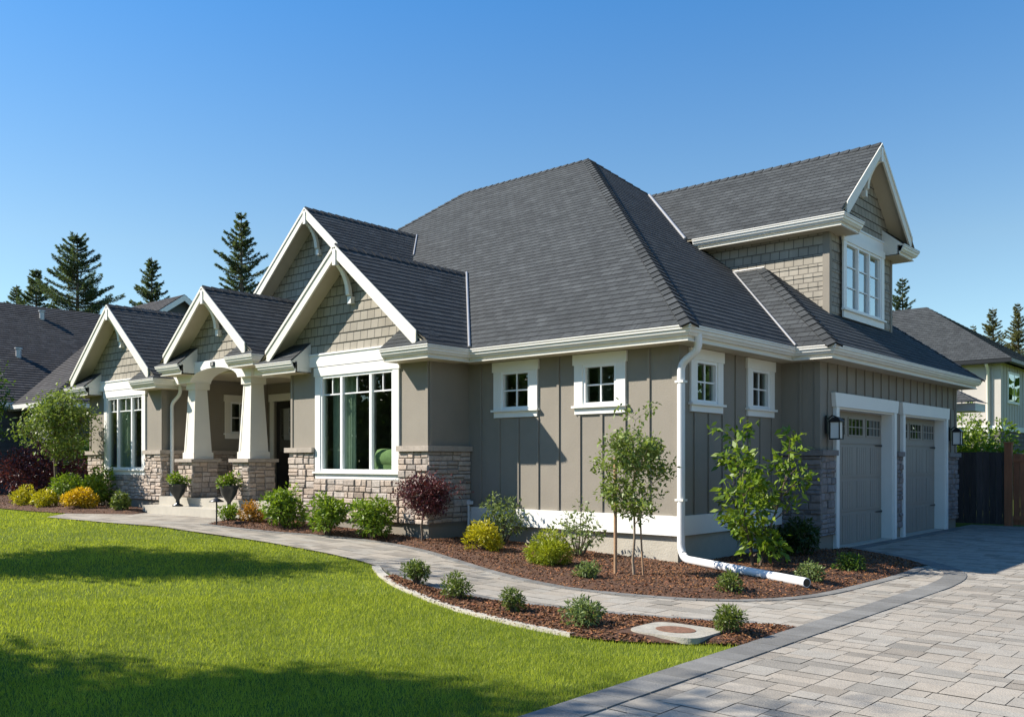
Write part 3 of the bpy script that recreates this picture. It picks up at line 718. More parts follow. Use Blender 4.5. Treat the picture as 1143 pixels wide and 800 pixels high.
# garage hip roof, projecting to the right
GX, GY0, GY1 = -5.54, 13.92, 22.4; gk = 2.3
gpk = (GX - gk, GY0 + gk, ZE + gk * PT); xm = XR - (gpk[2] - ZE) / PT
roofpoly([(XR - .0, GY0, ZE), (GX, GY0, ZE), gpk, (xm, gpk[1], gpk[2])])
ym = (GY0 + GY1) / 2; kk = ym - GY0; top = (GX - kk, ym, ZE + kk * PT)
roofpoly([(GX, GY0, ZE), (GX, GY1, ZE), (GX - gk, GY1 - gk, gpk[2]), gpk]); roofpoly([(GX, GY1, ZE), (XR - 2, GY1, ZE), (xm - 1, GY1 - gk, gpk[2]), (GX - gk, GY1 - gk, gpk[2])])
cap2((GX, GY0, ZE), gpk, nF, nRt); cap2((GX, GY1, ZE), (GX - gk, GY1 - gk, gpk[2]), nBk, nRt); 
fl.tube([Vector((XR, GY0, ZE)) + Vector((0, 0, .03)), Vector((xm, gpk[1], gpk[2])) + Vector((0, 0, .03))], .02, 6)
fl.tube([(gpk[0], gpk[1], gpk[2] + .03), (xm, gpk[1], gpk[2] + .03)], .016, 6)

GP = [(-.11, -.005), (-.11, -.135), (-.062, -.135), (-.052, -.115), (-.030, -.095), (-.024, -.062), (-.004, -.052), (-.004, -.022), (.006, -.016), (.006, 0), (-.018, 0), (-.02, -.02), (-.09, -.03), (-.095, -.005)]
FP = [(-.112, -.01), (-.135, -.01), (-.135, -.205), (-.09, -.205), (-.09, -.19), (-.112, -.185)]
def eave(path, z=ZE):
    m = MB(); m.sweep(path, GP, z); g_ = m.build('gutter', M['gutter'], house); m = MB(); m.sweep(path, FP, z); m.build('fascia', M['cream'], g_)
def sofbox(*b): m = MB(); m.box(*b); m.build('soffit', M['soffit'], house)

def gable(f, out, H, zE, pitch, W, r, gout, L, backE, backR, ztri, frieze=None, H0=None, brack=True, rets=True, expo=.145, wallb=0.0):
    zR = zE + pitch * H; o = Vector(f(0, 1, 0)) - Vector(f(0, 0, 0)); n_s = {}
    for s in (-1, 1):
        roofpoly([f(s * H, r, zE), f(0, r, zR), f(0, -backR, zR), f(s * H, -backE, zE)], expo)
        A = Vector(f(1, 0, 0)) - Vector(f(0, 0, 0)); n_s[s] = A * (s * pitch) + Vector((0, 0, 1))
        # rake board, under-rake soffit
        he = H - .31; w = .165 * math.hypot(1, pitch)
        fas = MB(); sof = MB()
        fas.prism([f(0, r + .012, zR - .012), f(s * he, r + .012, zR - .012 - he * pitch), f(s * he, r + .012, zR - .012 - he * pitch - w * .82), f(s * (he - .05), r + .012, zR - .03 - he * pitch - w), f(0, r + .012, zR - .012 - w)], -o * .035)
        fas.prism([f(0, r + .03, zR + .004), f(s * (he + .02), r + .03, zR + .004 - (he + .02) * pitch), f(s * (he + .02), r + .03, zR - .06 - (he + .02) * pitch), f(0, r + .03, zR - .06)], -o * .018)
        sof.prism([f(0, r - .03, zR - .10), f(s * (H - .05), r - .03, zR - .10 - (H - .05) * pitch), f(s * (H - .05), r - .03, zR - .12 - (H - .05) * pitch), f(0, r - .03, zR - .12)], -o * (r - .04))
        rk = fas.build('rake_board', M['cream'], house); sof.build('rake_soffit', M['soffit'], rk)
        if rets:
            fas = MB()
            a1, a0 = s * H, s * (H - L)
            roofpoly([f(a0, gout, zE), f(a1, gout, zE), f(s * (H - gout), 0, zE + gout * PT), f(a0, 0, zE + gout * PT)], .12)
            roofpoly([f(a1, gout, zE), f(a1, 0, zE), f(s * (H - gout), 0, zE + gout * PT)], .12)
            fas.prism([f(a0, .0, zE - .205), f(a0, gout - .10, zE - .205), f(a0, gout - .02, zE - .01), f(a0, .0, zE + gout * PT - .01)], Vector(f(s * .02, 0, 0)) - Vector(f(0, 0, 0)))
            rt = fas.build('eave_return', M['cream'], house); sof = MB(); sof.fbox(f, min(a0, a1 - s * .13), max(a0, a1 - s * .13), -.3, gout - .12, zE - .204, zE - .189); sof.build('soffit', M['soffit'], rt)
    cap2(f(0, r, zR), f(0, -backR, zR), n_s[-1], n_s[1])
    # shingled gable wall
    t = [(-W, ztri), (W, ztri)]; zw = zR - .12 - W * pitch
    pts = [(-W, ztri), (W, ztri), (W, max(ztri, zw)), (0, zR - .12), (-W, max(ztri, zw))] if zw > ztri else [(-(zR - .12 - ztri) / pitch, ztri), ((zR - .12 - ztri) / pitch, ztri), (0, zR - .12)]
    mb = MB(); courses(mb, [f(a, wallb, z) for a, z in pts], .17, .013, out=o); mb.build('gable_shakes', M['shake'], house)
    fas = MB()
    if frieze: fas.fbox(f, -frieze[2], frieze[2], .002, .042, frieze[0], frieze[1]); fas.fbox(f, -frieze[2], frieze[2], .002, .06, frieze[1] - .03, frieze[1] + .002); fas.build('frieze_board', M['white'], house)
    if brack:
        k = MB(); top = zR - .26; pr = []
        for i in range(9):
            t = i / 8; ang = t * math.pi / 2
            pr.append((r - .06 - (r - .12) * math.sin(ang) * 1.0, top - .10 - .50 * (1 - math.cos(ang)) ** .8))
        low = [(max(b, .03), z) for b, z in pr]; up = [(min(b + .075, r), z + .03) for b, z in pr]
        up[0] = (r - .0, top + .02)
        for (b0, z0), (b1, z1), (b2, z2), (b3, z3) in zip(low, low[1:], up[1:], up):
            k.hexa([f(-.045, b0, z0), f(.045, b0, z0), f(.045, b1, z1), f(-.045, b1, z1), f(-.045, b3, z3), f(.045, b3, z3), f(.045, b2, z2), f(-.045, b2, z2)])
        k.fbox(f, -.05, .05, .0, .1, pr[-1][1] - .12, pr[-1][1]); k.fbox(f, -.04, .04, r - .03, r + .03, zR - .36, zR - .05)
        k.build('gable_bracket', M['white'], house)
def mainback(z): return (z - ZE) / PT + YF          # y where the front slope reaches z
# right bay, left bay
for cx, H, W in ((-12.67, 2.38, 1.88), (-21.37, 2.32, 1.83)):
    zr = ZE + PT * H
    gable(F_front(cx, 10.13), None, H, ZE, PT, W, .40, .45, 1.15, YF - 10.13, mainback(zr) - 10.13 + .0, 3.46, (3.235, 3.47, W - .08))
# porch
gable(F_front(-17.15, 10.2), None, 1.90, 3.58, PT, 1.86, .42, .48, .98, .75, 2.0, 3.66, None)
# tall gable behind the porch
gable(F_front(-16.6, 12.35), None, 3.15, 7.09 - 3.15 * .83, .83, 3.0, .42, .45, 1, .1, mainback(7.09) - 12.35, 4.45, None, rets=False)
# upper dormer facing the driveway
DP = .85; DH = 2.08; DZ = 5.95; DC = 18.05; dx = -6.66
zr = DZ + DP * DH; FD = F_side(dx, DC)
bx = lambda z: (XR - (z - ZE) / PT)                     # x where the right slope reaches z
gable(FD, None, DH, DZ, DP, 1.65, .38, .46, .98, dx - bx(DZ), dx - bx(zr), 6.02, (5.80, 6.04, 1.62), rets=True)
dw = MB(); courses(dw, [FD(-1.65, 0, 3.9), FD(1.65, 0, 3.9), FD(1.65, 0, 5.8), FD(-1.65, 0, 5.8)], .19, .013, out=(1, 0, 0))
fN = F_front(0, DC - 1.65); courses(dw, [fN(-9.8, 0, 4.0), fN(dx, 0, 4.0), fN(dx, 0, 5.8), fN(-9.8, 0, 5.8)], .19, .013, out=(0, -1, 0))
fN2 = frame(0, DC + 1.65, 1, 0, 0, 1); courses(dw, [fN2(-9.8, 0, 4.0), fN2(dx, 0, 4.0), fN2(dx, 0, 5.8), fN2(-9.8, 0, 5.8)], .19, .013, out=(0, 1, 0))
dw.build('dormer_shakes', M['shake'], house)
db = MB(); db.fbox(FD, -1.675, -1.57, .004, .03, 3.9, 5.79); db.fbox(fN, dx - .1, dx + .028, .004, .028, 3.9, 5.79); db.build('corner_board', M['taupe'], house); db = MB(); db.fbox(FD, 1.57, 1.675, .004, .03, 3.9, 5.79)
db.build('corner_board', M['taupe'], house)
# dormer window: real recess is shallow, panes sit proud of a dark room box
opH = window(frame(dx + .062, DC, 0, 1, 1, 0), -1.17, 1.0, 4.22, 5.80, cols=(1, 1, 1), trim=.15, hgrid=2, vgrid=1, glass=M['skyglass'], sill=.17, head=.13)
rm = MB(); rm.fbox(FD, -1.01, .84, -.028, .0222, 4.40, 5.66); rm.build('window_backing', M['interior'], house)
eave([(dx + .46 - 0.0, DC - DH + .98), (dx + .46, DC - DH), (bx(DZ) + .1, DC - DH)][::-1] if False else [(bx(DZ) + .15, DC - DH), (dx + .46, DC - DH), (dx + .46, DC - DH + .98)], DZ)
eave([(dx + .46, DC + DH - .98), (dx + .46, DC + DH), (bx(DZ) + .15, DC + DH)], DZ)
sofbox(bx(DZ) - .1, dx + .34, DC - DH + .13, DC - 1.64, DZ - .2, DZ - .185); sofbox(bx(DZ) - .1, dx + .34, DC + 1.64, DC + DH - .13, DZ - .2, DZ - .185)
# valley / sidewall flashings
def fl_line(p, q, r_=.022): fl = MB(); fl.tube([Vector(p) + Vector((0, 0, .03)), Vector(q) + Vector((0, 0, .03))], r_, 6); fl.build('flashing', M['flash'], house)
fl_line((bx(DZ) , DC - DH, DZ), (bx(zr), DC, zr), .035)
zb = ZE + PT * 2.38; fl_line((-12.67 + 2.38, YF, ZE), (-12.67, mainback(zb), zb), .025)
fl_line((-16.6 + 1.0, mainback(7.09 - .83), 7.09 - .83), (-16.6, mainback(7.09), 7.09), .02)
rfo = rf.build('roof', M['roof'], house); cpz.build('ridge_caps', M['roof'], rfo); dk.build('roof_deck', M['soffit'], rfo); fl.build('flashing', M['flash'], rfo)
# eaves all round
bE = -12.67 - 2.38; bR = -12.67 + 2.38; lE = -21.37 - 2.32; lR = -21.37 + 2.32; pE, pR = -17.15 - 1.9, -17.15 + 1.9
yg = 10.13 - .45; yp = 10.2 - .48
eave([(lE, 14), (lE, yg), (lE + 1.15, yg)]); eave([(lR - 1.15, yg), (lR, yg), (lR, YF + .3)])
eave([(pE, 11.0), (pE, yp), (pE + .98, yp)], 3.58); eave([(pR - .98, yp), (pR, yp), (pR, 11.0)], 3.58)
eave([(bE, YF + .3), (bE, yg), (bE + 1.15, yg)])
eave([(bR - 1.15, yg), (bR, yg), (bR, YF), (XR, YF), (XR, GY0), (GX, GY0), (GX, GY1), (XR - 3, GY1)])
# soffits
zs = ZE - .2
sofbox(bR - .3, XR - .12, YF + .12, 11.06, zs, zs + .015); sofbox(bR - .5 + .05, bR - .12, yg + .12, YF + .12, zs, zs + .015)
sofbox(-6.63, XR - .12, 11.06, GY0 + .12, zs, zs + .015); sofbox(-6.63, GX - .12, GY0 + .12, 14.36, zs, zs + .015); sofbox(-5.98, GX - .12, 14.36, GY1 - .12, zs, zs + .015); sofbox(-8, -5.98, 21.96, GY1 - .12, zs, zs + .015)
sofbox(lE + .12, -23.21, 10.0, 14, zs, zs + .015); sofbox(-19.49, lR - .12, 10.13, 10.7, zs, zs + .015); sofbox(bE + .12, -14.54, 10.13, 10.7, zs, zs + .015)
sofbox(pE + .13, pE + .98, yp + .12, 10.12, 3.385, 3.4); sofbox(pR - .98, pR - .13, yp + .12, 10.12, 3.385, 3.4)
# low rear eave past the garage
rr = MB(); courses(rr, [(-6.6, 24.2, 2.62), (-5.2, 24.2, 2.62), (-5.2, 25.6, 2.62), (-7, 25.6, 3.3)][:2] + [(-6.6, 26.2, 3.6), (-7.6, 26.2, 3.6)], .145); 
# downspouts
def spout(pts, r=.042, name='downspout'):
    m = MB(); P = smooth_line([(p[0], p[1]) for p in pts]) if False else pts
    m.tube(P, r, 10); o = m.build(name, M['pvc'] if r > .045 else M['gutter'], house); return o
def bend(*pts, k=4):
    P = [Vector(p) for p in pts]; out = [P[0]]
    for i in range(1, len(P) - 1):
        a = P[i] + (P[i - 1] - P[i]).normalized() * min(.1, (P[i - 1] - P[i]).length / 2); b = P[i] + (P[i + 1] - P[i]).normalized() * min(.1, (P[i + 1] - P[i]).length / 2)
        for j in range(k + 1): t = j / k; out.append(a * (1 - t) ** 2 + P[i] * 2 * t * (1 - t) + b * t * t)
    return out + [P[-1]]
spout(bend((-6.27, 10.95, 3.24), (-6.27, 10.98, 3.04), (-6.57, 11.02, 2.86), (-6.57, 11.02, .26), (-6.47, 10.96, .15), (-4.28, 9.92, .125)), .056)
m = MB(); m.tube([(-4.30, 9.93, .1252), (-4.2785, 9.919, .1249)], .047, 12); m.build('pipe_mouth_shade', M['black'], house)  # black disc painted in for the shade inside the open pipe end
st = MB()
for z in (2.6, .95): st = MB(); st.box(-6.64, -6.505, 10.96, 11.08, z, z + .03); st.build('downspout_strap', M['gutter'], house)
spout(bend((lR - .05, 10.35, 3.24), (lR - .05, 10.35, 3.02), (-19.38, 10.3, 2.82), (-19.38, 10.3, .45)))
spout(bend((bE + .06, 10.5, 3.24), (bE + .06, 10.5, 3.0), (-14.6, 10.5, 2.85), (-14.6, 10.5, .8)))
# roof vents
# hose bib and cleanout by the stone return
hb = MB(); hb.tube([(-10.66, 10.98, .85), (-10.66, 10.98, .25)], .02, 8); hb.box(-10.72, -10.6, 10.95, 11.03, .78, .84)
hb.build('water_pipe', M['pvc'], house)
# interior seen through the big windows
it = MB(); it.box(-14.3, -10.9, 10.3, 15, .62, .66); it.box(-14.3, -6.8, 15, 15.05, .66, 3.4); it.box(-23, -19.7, 10.3, 15, .62, .66); it.box(-23, -19.7, 15, 15.05, .66, 3.4)
it.box(-14.3, -10.9, 10.3, 15, 3.38, 3.4); it.box(-23, -19.7, 10.3, 15, 3.38, 3.4); it.box(-10.6, -6.8, 12.8, 12.85, .6, 3.3); it.box(-8.2, -8.15, 11.3, 12.8, .6, 3.3)
it.build('interior_walls', M['interior'], house)
def curtain(x0, x1, y, lab):
    m = MB(); n = 40; vs = []; 
    for k in range(n + 1):
        x = x0 + (x1 - x0) * k / n; yy = y + .03 * math.sin(k * 1.25) + .01 * math.sin(k * .5)
        vs += [(x, yy, .75), (x, yy, 3.1)]
    m.shared(vs, [(2 * k, 2 * k + 2, 2 * k + 3, 2 * k + 1) for k in range(n)], sm=True)
    tag(m.build('curtain', M['curtain']), lab, 'curtain', 'curtains hanging inside the front windows')
curtain(-13.62, -12.95, 10.42, 'pale green curtain hanging behind the left pane of the right front window')
curtain(-22.2, -21.6, 10.42, 'pale curtain behind the left pane of the far left front window')
so_ = empty('sofa', (-11.95, 10.55, .66), 'olive green sofa back seen inside the right front window', 'sofa')
m = MB(); m.box(-.62, .62, .3, .9, .05, .45); m.build('seat', M['sofa'], so_, local=True)
for x0 in (-.6, .02):
    m = MB(); P = []
    so_.scale = (1.1, 1.1, 1.15); m.tube([(x0, 0.15, .62), (x0 + .04, .15, .78), (x0 + .54, .15, .78), (x0 + .58, .15, .62)], [.12, .16, .16, .12], 12); m.box(x0, x0 + .58, .03, .27, .1, .72); m.build('cushion', M['sofa'], so_, local=True)

# ------------------------------------------------------------------ lanterns, urns, path light, lid
def lantern(loc, label):
    r = empty('wall_lantern', loc, label, 'wall lantern', 'black carriage lanterns beside the garage doors')
    b = MB(); b.box(0, .025, -.06, .06, -.10, .20); b.tube([(.02, 0, .14), (.09, 0, .20), (.16, 0, .17)], .012, 6); b.build('wall_bracket', M['black'], r, local=True)
    c = MB(); cx = .16; h = .075
    c.hexa([(cx - .105, -.105, .10), (cx + .105, -.105, .10), (cx + .105, .105, .10), (cx - .105, .105, .10), (cx - .04, -.04, .17), (cx + .04, -.04, .17), (cx + .04, .04, .17), (cx - .04, .04, .17)])
    c.box(cx - .09, cx + .09, -.09, .09, -.20, -.18); c.box(cx - .09, cx + .09, -.09, .09, .085, .1)
    for sx in (-1, 1):
        for sy in (-1, 1): c.box(cx + sx * .08 - .008, cx + sx * .08 + .008, sy * .08 - .008, sy * .08 + .008, -.18, .085)
    c.build('cage', M['black'], r, local=True)
    g = MB(); g.box(cx - .07, cx + .07, -.07, .07, -.178, .083); g.build('frosted_pane', M['frost'], r, local=True)
lantern((-5.965, 14.62, 2.06), 'black wall lantern on the corner left of the first garage door')
lantern((-5.965, 21.42, 2.06), 'black wall lantern on the far corner beyond the second garage door')

def leafcloud(name, P, size, m, parent=None, asp=.45, outward=None, bias=.6, droop=0., tint=None, kind=None, world=False):
    P = np.asarray(P, float); n = len(P); d = rng.normal(size=(n, 3)); d /= np.linalg.norm(d, axis=1)[:, None]
    if outward is not None: d = d * (1 - bias) + outward * bias
    d[:, 2] -= droop; d /= np.linalg.norm(d, axis=1)[:, None] + 1e-9
    q = rng.normal(size=(n, 3)); q[:, 2] += .8; s = np.cross(d, q); s /= np.linalg.norm(s, axis=1)[:, None] + 1e-9; nn = np.cross(s, d)
    L = (size * rng.uniform(.6, 1.25, n))[:, None]; W = L * asp
    V = np.stack([P, P + d * L * .45 + s * W * .5 + nn * L * .06, P + d * L, P + d * L * .45 - s * W * .5 + nn * L * .06], 1).reshape(-1, 3)
    me = bpy.data.meshes.new(name); me.vertices.add(4 * n); me.vertices.foreach_set('co', V.ravel().astype(np.float32))
    me.loops.add(4 * n); me.loops.foreach_set('vertex_index', np.arange(4 * n, dtype=np.int32)); me.polygons.add(n)
    me.polygons.foreach_set('loop_start', np.arange(0, 4 * n, 4, dtype=np.int32)); me.polygons.foreach_set('loop_total', np.full(n, 4, np.int32))
    me.update(calc_edges=True)
    t = rng.random(n) if tint is None else np.clip(tint + rng.normal(size=n) * .18, 0, 1)
    c = np.ones((4 * n, 4), np.float32); c[:, :3] = np.repeat(t, 4)[:, None]
    ca = me.color_attributes.new('tint', 'FLOAT_COLOR', 'POINT'); ca.data.foreach_set('color', c.ravel())
    me.materials.append(m); o = bpy.data.objects.new(name, me); COL.objects.link(o)
    if parent is not None: o.parent = parent
    return o
def shrub(name, label, cat, x, y, rx, h, n, leaf, mk, group=None, z=None, nb=14, asp=.45, stems=True, bias=.55, flow=None, loose=1.0, low=.25, name2=None):
    """clumps of leaves around short stems; h overall height"""
    r = empty(name, (x, y, gz(x) + .04 if z is None else z), label, cat, group)
    rl = random.Random(hash((round(x * 100), round(y * 100))) % 9999); C = []; sb = MB()
    for i in range(nb):
        a = i * 2.4 + rl.uniform(-.4, .4); u = math.sqrt((i + .5) / nb); hz = low + (1 - low) * rl.uniform(.15, 1) * (1 - .45 * u * u)
        c = (rx * .68 * u * math.cos(a), rx * .68 * u * math.sin(a), h * min(.86, hz * .9)); C.append(c)
        if stems: sb.tube([(0 + c[0] * .1, c[1] * .1, -.03), (c[0] * .5, c[1] * .5, c[2] * .5), c], [.012, .008, .003], 5)
    if stems: sb.build('stem', M['bark'], r, local=True)
    C = np.array(C); k = rng.integers(0, nb, n); br = rx * .38 * rng.uniform(.75, 1.2, nb) * loose
    v = rng.normal(size=(n, 3)); v /= np.linalg.norm(v, axis=1)[:, None]
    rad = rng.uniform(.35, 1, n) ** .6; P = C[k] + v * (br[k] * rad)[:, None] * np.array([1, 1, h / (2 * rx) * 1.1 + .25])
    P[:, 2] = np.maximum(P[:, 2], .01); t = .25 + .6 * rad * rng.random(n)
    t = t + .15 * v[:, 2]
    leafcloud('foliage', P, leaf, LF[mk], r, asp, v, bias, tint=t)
    if flow:
        kf = rng.choice(n, flow[1], replace=False); Q = C[k[kf]] + v[kf] * (br[k[kf]] * 1.05)[:, None]; Q = Q[Q[:, 2] > h * .4]
        leafcloud('flowers', Q, flow[2], LF[flow[0]], r, .8, v[kf][:len(Q)], .3)
    return r
def urn(x, y, label):
    r = empty('planter_urn', (x, y, .54), label, 'planter', 'dark urn planters on the porch steps')
    m = MB(); m.lathe([(0, 0), (.13, 0), (.13, .03), (.05, .07), (.045, .16), (.09, .22), (.17, .34), (.20, .46), (.215, .52), (.235, .53), (.235, .55), (.20, .55), (.19, .5), (0, .49)], n=24); m.V = [(a * .86, b * .86, c * .88) for a, b, c in m.V]
    m.build('urn', M['urn'], r, local=True)
    tag(shrub('potted_plant', 'leafy plant with pink blooms in the urn before the ' + ('left' if x < -17 else 'right') + ' column', 'potted plant', x, y, .25, .34, 700, .07, 'lime', 'flowering plants in the porch urns', z=.96, nb=12, flow=('flower', 70, .05)))
urn(-18.25, 9.83, 'dark urn planter on the step before the left column, beside the downspout'); urn(-16.22, 9.83, 'dark urn planter on the step before the right column')
pl_ = empty('path_light', (-14.7, 8.66, gz(-14.7) + .03), 'small bronze mushroom path light at the tip of the mulch bed', 'path light')
m = MB(); m.tube([(0, 0, 0), (0, 0, .42)], .014, 8); m.build('post', M['black'], pl_, local=True)
m = MB(); m.lathe([(0, .49), (.03, .48), (.13, .42), (.13, .41), (0, .42)], n=18); m.build('lamp_shade', M['black'], pl_, local=True)
lid = empty('utility_cover', (-4.06, 6.72, .045), 'pale concrete utility surround with an oval rust coloured cover beside the lawn', 'utility cover')
m = MB(); P = []
for k in range(40):
    t = 2 * math.pi * k / 40; e = 4.5; cx, sy = math.cos(t), math.sin(t); P.append((.34 * math.copysign(abs(cx) ** (2 / e), cx), .28 * math.copysign(abs(sy) ** (2 / e), sy), -.03))
m.prism(P, (0, 0, .05)); m.build('concrete_surround', M['lidconc'], lid, local=True, recalc=True)
m = MB(); P = [(.18 * math.cos(2 * math.pi * k / 32), .14 * math.sin(2 * math.pi * k / 32), .0) for k in range(32)]; m.prism(P, (0, 0, .024)); m.build('cover', M['rust'], lid, local=True, recalc=True)

# ------------------------------------------------------------------ planting
shr = shrub
GL = 'bright green shrubs under the right front window'
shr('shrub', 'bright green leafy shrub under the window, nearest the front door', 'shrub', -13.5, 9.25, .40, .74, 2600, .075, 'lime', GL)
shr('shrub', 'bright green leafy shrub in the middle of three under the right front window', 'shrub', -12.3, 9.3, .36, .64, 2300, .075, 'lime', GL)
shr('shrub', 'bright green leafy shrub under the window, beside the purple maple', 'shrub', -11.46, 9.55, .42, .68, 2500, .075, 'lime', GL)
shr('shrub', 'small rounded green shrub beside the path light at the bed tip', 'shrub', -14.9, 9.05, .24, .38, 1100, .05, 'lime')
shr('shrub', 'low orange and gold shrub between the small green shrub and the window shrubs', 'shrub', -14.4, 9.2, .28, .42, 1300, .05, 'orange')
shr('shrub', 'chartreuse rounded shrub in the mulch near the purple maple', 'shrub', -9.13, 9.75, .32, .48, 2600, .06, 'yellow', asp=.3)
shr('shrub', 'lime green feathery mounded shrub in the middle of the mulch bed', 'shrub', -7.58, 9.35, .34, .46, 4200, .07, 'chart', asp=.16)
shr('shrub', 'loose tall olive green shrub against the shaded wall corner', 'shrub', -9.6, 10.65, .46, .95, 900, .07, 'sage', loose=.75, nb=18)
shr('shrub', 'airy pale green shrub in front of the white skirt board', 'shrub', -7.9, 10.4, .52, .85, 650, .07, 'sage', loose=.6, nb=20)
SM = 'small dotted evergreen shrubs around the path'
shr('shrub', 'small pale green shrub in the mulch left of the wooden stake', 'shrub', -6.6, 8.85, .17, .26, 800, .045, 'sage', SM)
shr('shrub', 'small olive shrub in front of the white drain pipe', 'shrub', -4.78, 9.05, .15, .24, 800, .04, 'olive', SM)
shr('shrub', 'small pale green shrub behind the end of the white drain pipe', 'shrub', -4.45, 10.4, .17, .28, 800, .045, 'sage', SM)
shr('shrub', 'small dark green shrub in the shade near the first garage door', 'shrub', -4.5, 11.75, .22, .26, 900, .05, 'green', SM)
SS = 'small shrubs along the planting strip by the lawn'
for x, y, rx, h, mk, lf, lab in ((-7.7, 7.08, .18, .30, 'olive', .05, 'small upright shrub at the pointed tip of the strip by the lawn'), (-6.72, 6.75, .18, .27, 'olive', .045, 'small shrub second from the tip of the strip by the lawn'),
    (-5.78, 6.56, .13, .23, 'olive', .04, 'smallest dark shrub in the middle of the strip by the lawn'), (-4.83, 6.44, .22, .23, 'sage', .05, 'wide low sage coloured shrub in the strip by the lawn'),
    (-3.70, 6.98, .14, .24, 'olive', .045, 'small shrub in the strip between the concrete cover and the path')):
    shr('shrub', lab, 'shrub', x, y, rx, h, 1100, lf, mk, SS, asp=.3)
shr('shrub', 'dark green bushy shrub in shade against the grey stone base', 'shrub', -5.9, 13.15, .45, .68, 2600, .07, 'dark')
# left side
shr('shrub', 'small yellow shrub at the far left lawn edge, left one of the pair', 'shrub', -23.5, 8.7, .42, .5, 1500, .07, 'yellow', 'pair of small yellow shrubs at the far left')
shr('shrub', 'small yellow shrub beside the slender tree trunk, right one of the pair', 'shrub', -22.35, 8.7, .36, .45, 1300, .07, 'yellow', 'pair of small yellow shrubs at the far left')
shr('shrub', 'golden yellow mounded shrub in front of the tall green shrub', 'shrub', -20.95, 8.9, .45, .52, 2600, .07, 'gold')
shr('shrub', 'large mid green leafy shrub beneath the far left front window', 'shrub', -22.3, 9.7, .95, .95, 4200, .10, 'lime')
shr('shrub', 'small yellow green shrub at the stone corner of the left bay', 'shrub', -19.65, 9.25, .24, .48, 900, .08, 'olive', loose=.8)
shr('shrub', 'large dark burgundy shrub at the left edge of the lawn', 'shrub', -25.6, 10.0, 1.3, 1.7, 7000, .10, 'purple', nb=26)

def grow(sb, tips, p, d, L, r, lev, rl, spread=.6, kids=3, up=.15, wig=.12):
    P = [p]; q = Vector(p); dd = Vector(d).normalized(); n = 4
    for i in range(n):
        dd = (dd + Vector((rl.uniform(-wig, wig), rl.uniform(-wig, wig), rl.uniform(-wig, wig) + up * .3))).normalized(); q = q + dd * (L / n); P.append(q.copy())
    sb.tube(P, [r * (1 - .55 * i / n) for i in range(n + 1)], 6 if lev > 1 else 4, cap=False)
    if lev <= 0: tips.append((P[2], dd)); tips.append((P[3], dd)); tips.append((P[-1], dd)); return
    if lev <= 1: tips.append((P[-1], dd))
    for k in range(kids + (lev > 1)):
        i = rl.randint(1 if lev < 3 else 2, n); a = rl.uniform(0, 6.28); s = Vector((math.cos(a), math.sin(a), rl.uniform(-.1, .5)))
        nd = (dd * (1 - spread) + s * spread + Vector((0, 0, up))).normalized(); grow(sb, tips, P[i], nd, L * rl.uniform(.55, .75), r * .5, lev - 1, rl, spread, kids, up, wig)
def tree(name, label, cat, x, y, H, trunk, r0, lev, nleaf, leaf, mk, crown, seed=1, kids=3, bark='bark', group=None, stems=1, bias=.3, spread=.6, up=.15, sc_=1, z=None, starts=5, asp=.45, clump=None):
    rl = random.Random(seed); r = empty(name, (x, y, gz(x) if z is None else z), label, cat, group); sb = MB(); tips = []
    for s in range(stems):
        a = 6.28 * s / max(1, stems) + .5; ln = .0 if stems == 1 else .12
        base = Vector((ln * .4 * math.cos(a), ln * .4 * math.sin(a), 0)); top = base + Vector((ln * 2 * math.cos(a) * (H - trunk) , ln * 2 * math.sin(a) * (H - trunk), H * .82)) if stems > 1 else Vector((rl.uniform(-.04, .04) * H, rl.uniform(-.04, .04) * H, H * .82))
        P = [base.lerp(top, t / 6) + Vector((rl.uniform(-1, 1), rl.uniform(-1, 1), 0)) * .012 * H * (0 < t < 6) for t in range(7)]
        sb.tube(P, [r0 * (1 - .75 * t / 6) for t in range(7)], 9)
        for k in range(starts):
            t = trunk / H + (.82 - trunk / H) * (k + .5) / starts; t2 = t / .82 * 6; i = min(5, int(t2)); p = P[i].lerp(P[i + 1], t2 - i)
            a = k * 2.4 + rl.uniform(-.5, .5); reach = crown * (1 - .55 * abs((k + .5) / starts - .35))
            grow(sb, tips, p, Vector((math.cos(a), math.sin(a), .55 + up)), reach * .62, r0 * .42, lev, rl, spread, kids, up)
        grow(sb, tips, P[-1], (0, 0, 1), H * .2, r0 * .25, max(1, lev - 1), rl, spread, kids, up)
    sb.build('trunk', M[bark], r, local=True)
    T = np.array([tuple(t[0]) for t in tips]); D = np.array([tuple(t[1]) for t in tips]); k = rng.integers(0, len(T), nleaf)
    c = clump or leaf * 2.2; v = rng.normal(size=(nleaf, 3)); P = T[k] + v * c * .55
    out = v * .5 + D[k]; out /= np.linalg.norm(out, axis=1)[:, None]
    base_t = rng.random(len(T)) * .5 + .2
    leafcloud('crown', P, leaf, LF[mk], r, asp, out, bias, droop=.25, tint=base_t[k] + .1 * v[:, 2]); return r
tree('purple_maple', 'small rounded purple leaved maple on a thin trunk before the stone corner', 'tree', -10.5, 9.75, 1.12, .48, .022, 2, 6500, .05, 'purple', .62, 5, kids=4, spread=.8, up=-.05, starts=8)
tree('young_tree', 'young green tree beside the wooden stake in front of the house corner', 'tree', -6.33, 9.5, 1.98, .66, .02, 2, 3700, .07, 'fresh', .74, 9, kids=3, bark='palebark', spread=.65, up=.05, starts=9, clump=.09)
tree('rhododendron', 'tall leggy rhododendron with yellow green leaf clusters beside the drain pipe', 'shrub', -5.65, 11.4, 1.75, .12, .022, 1, 1650, .125, 'lime', .58, 12, kids=3, stems=3, spread=.65, up=.1, starts=8, clump=.10, bias=.5, asp=.42)
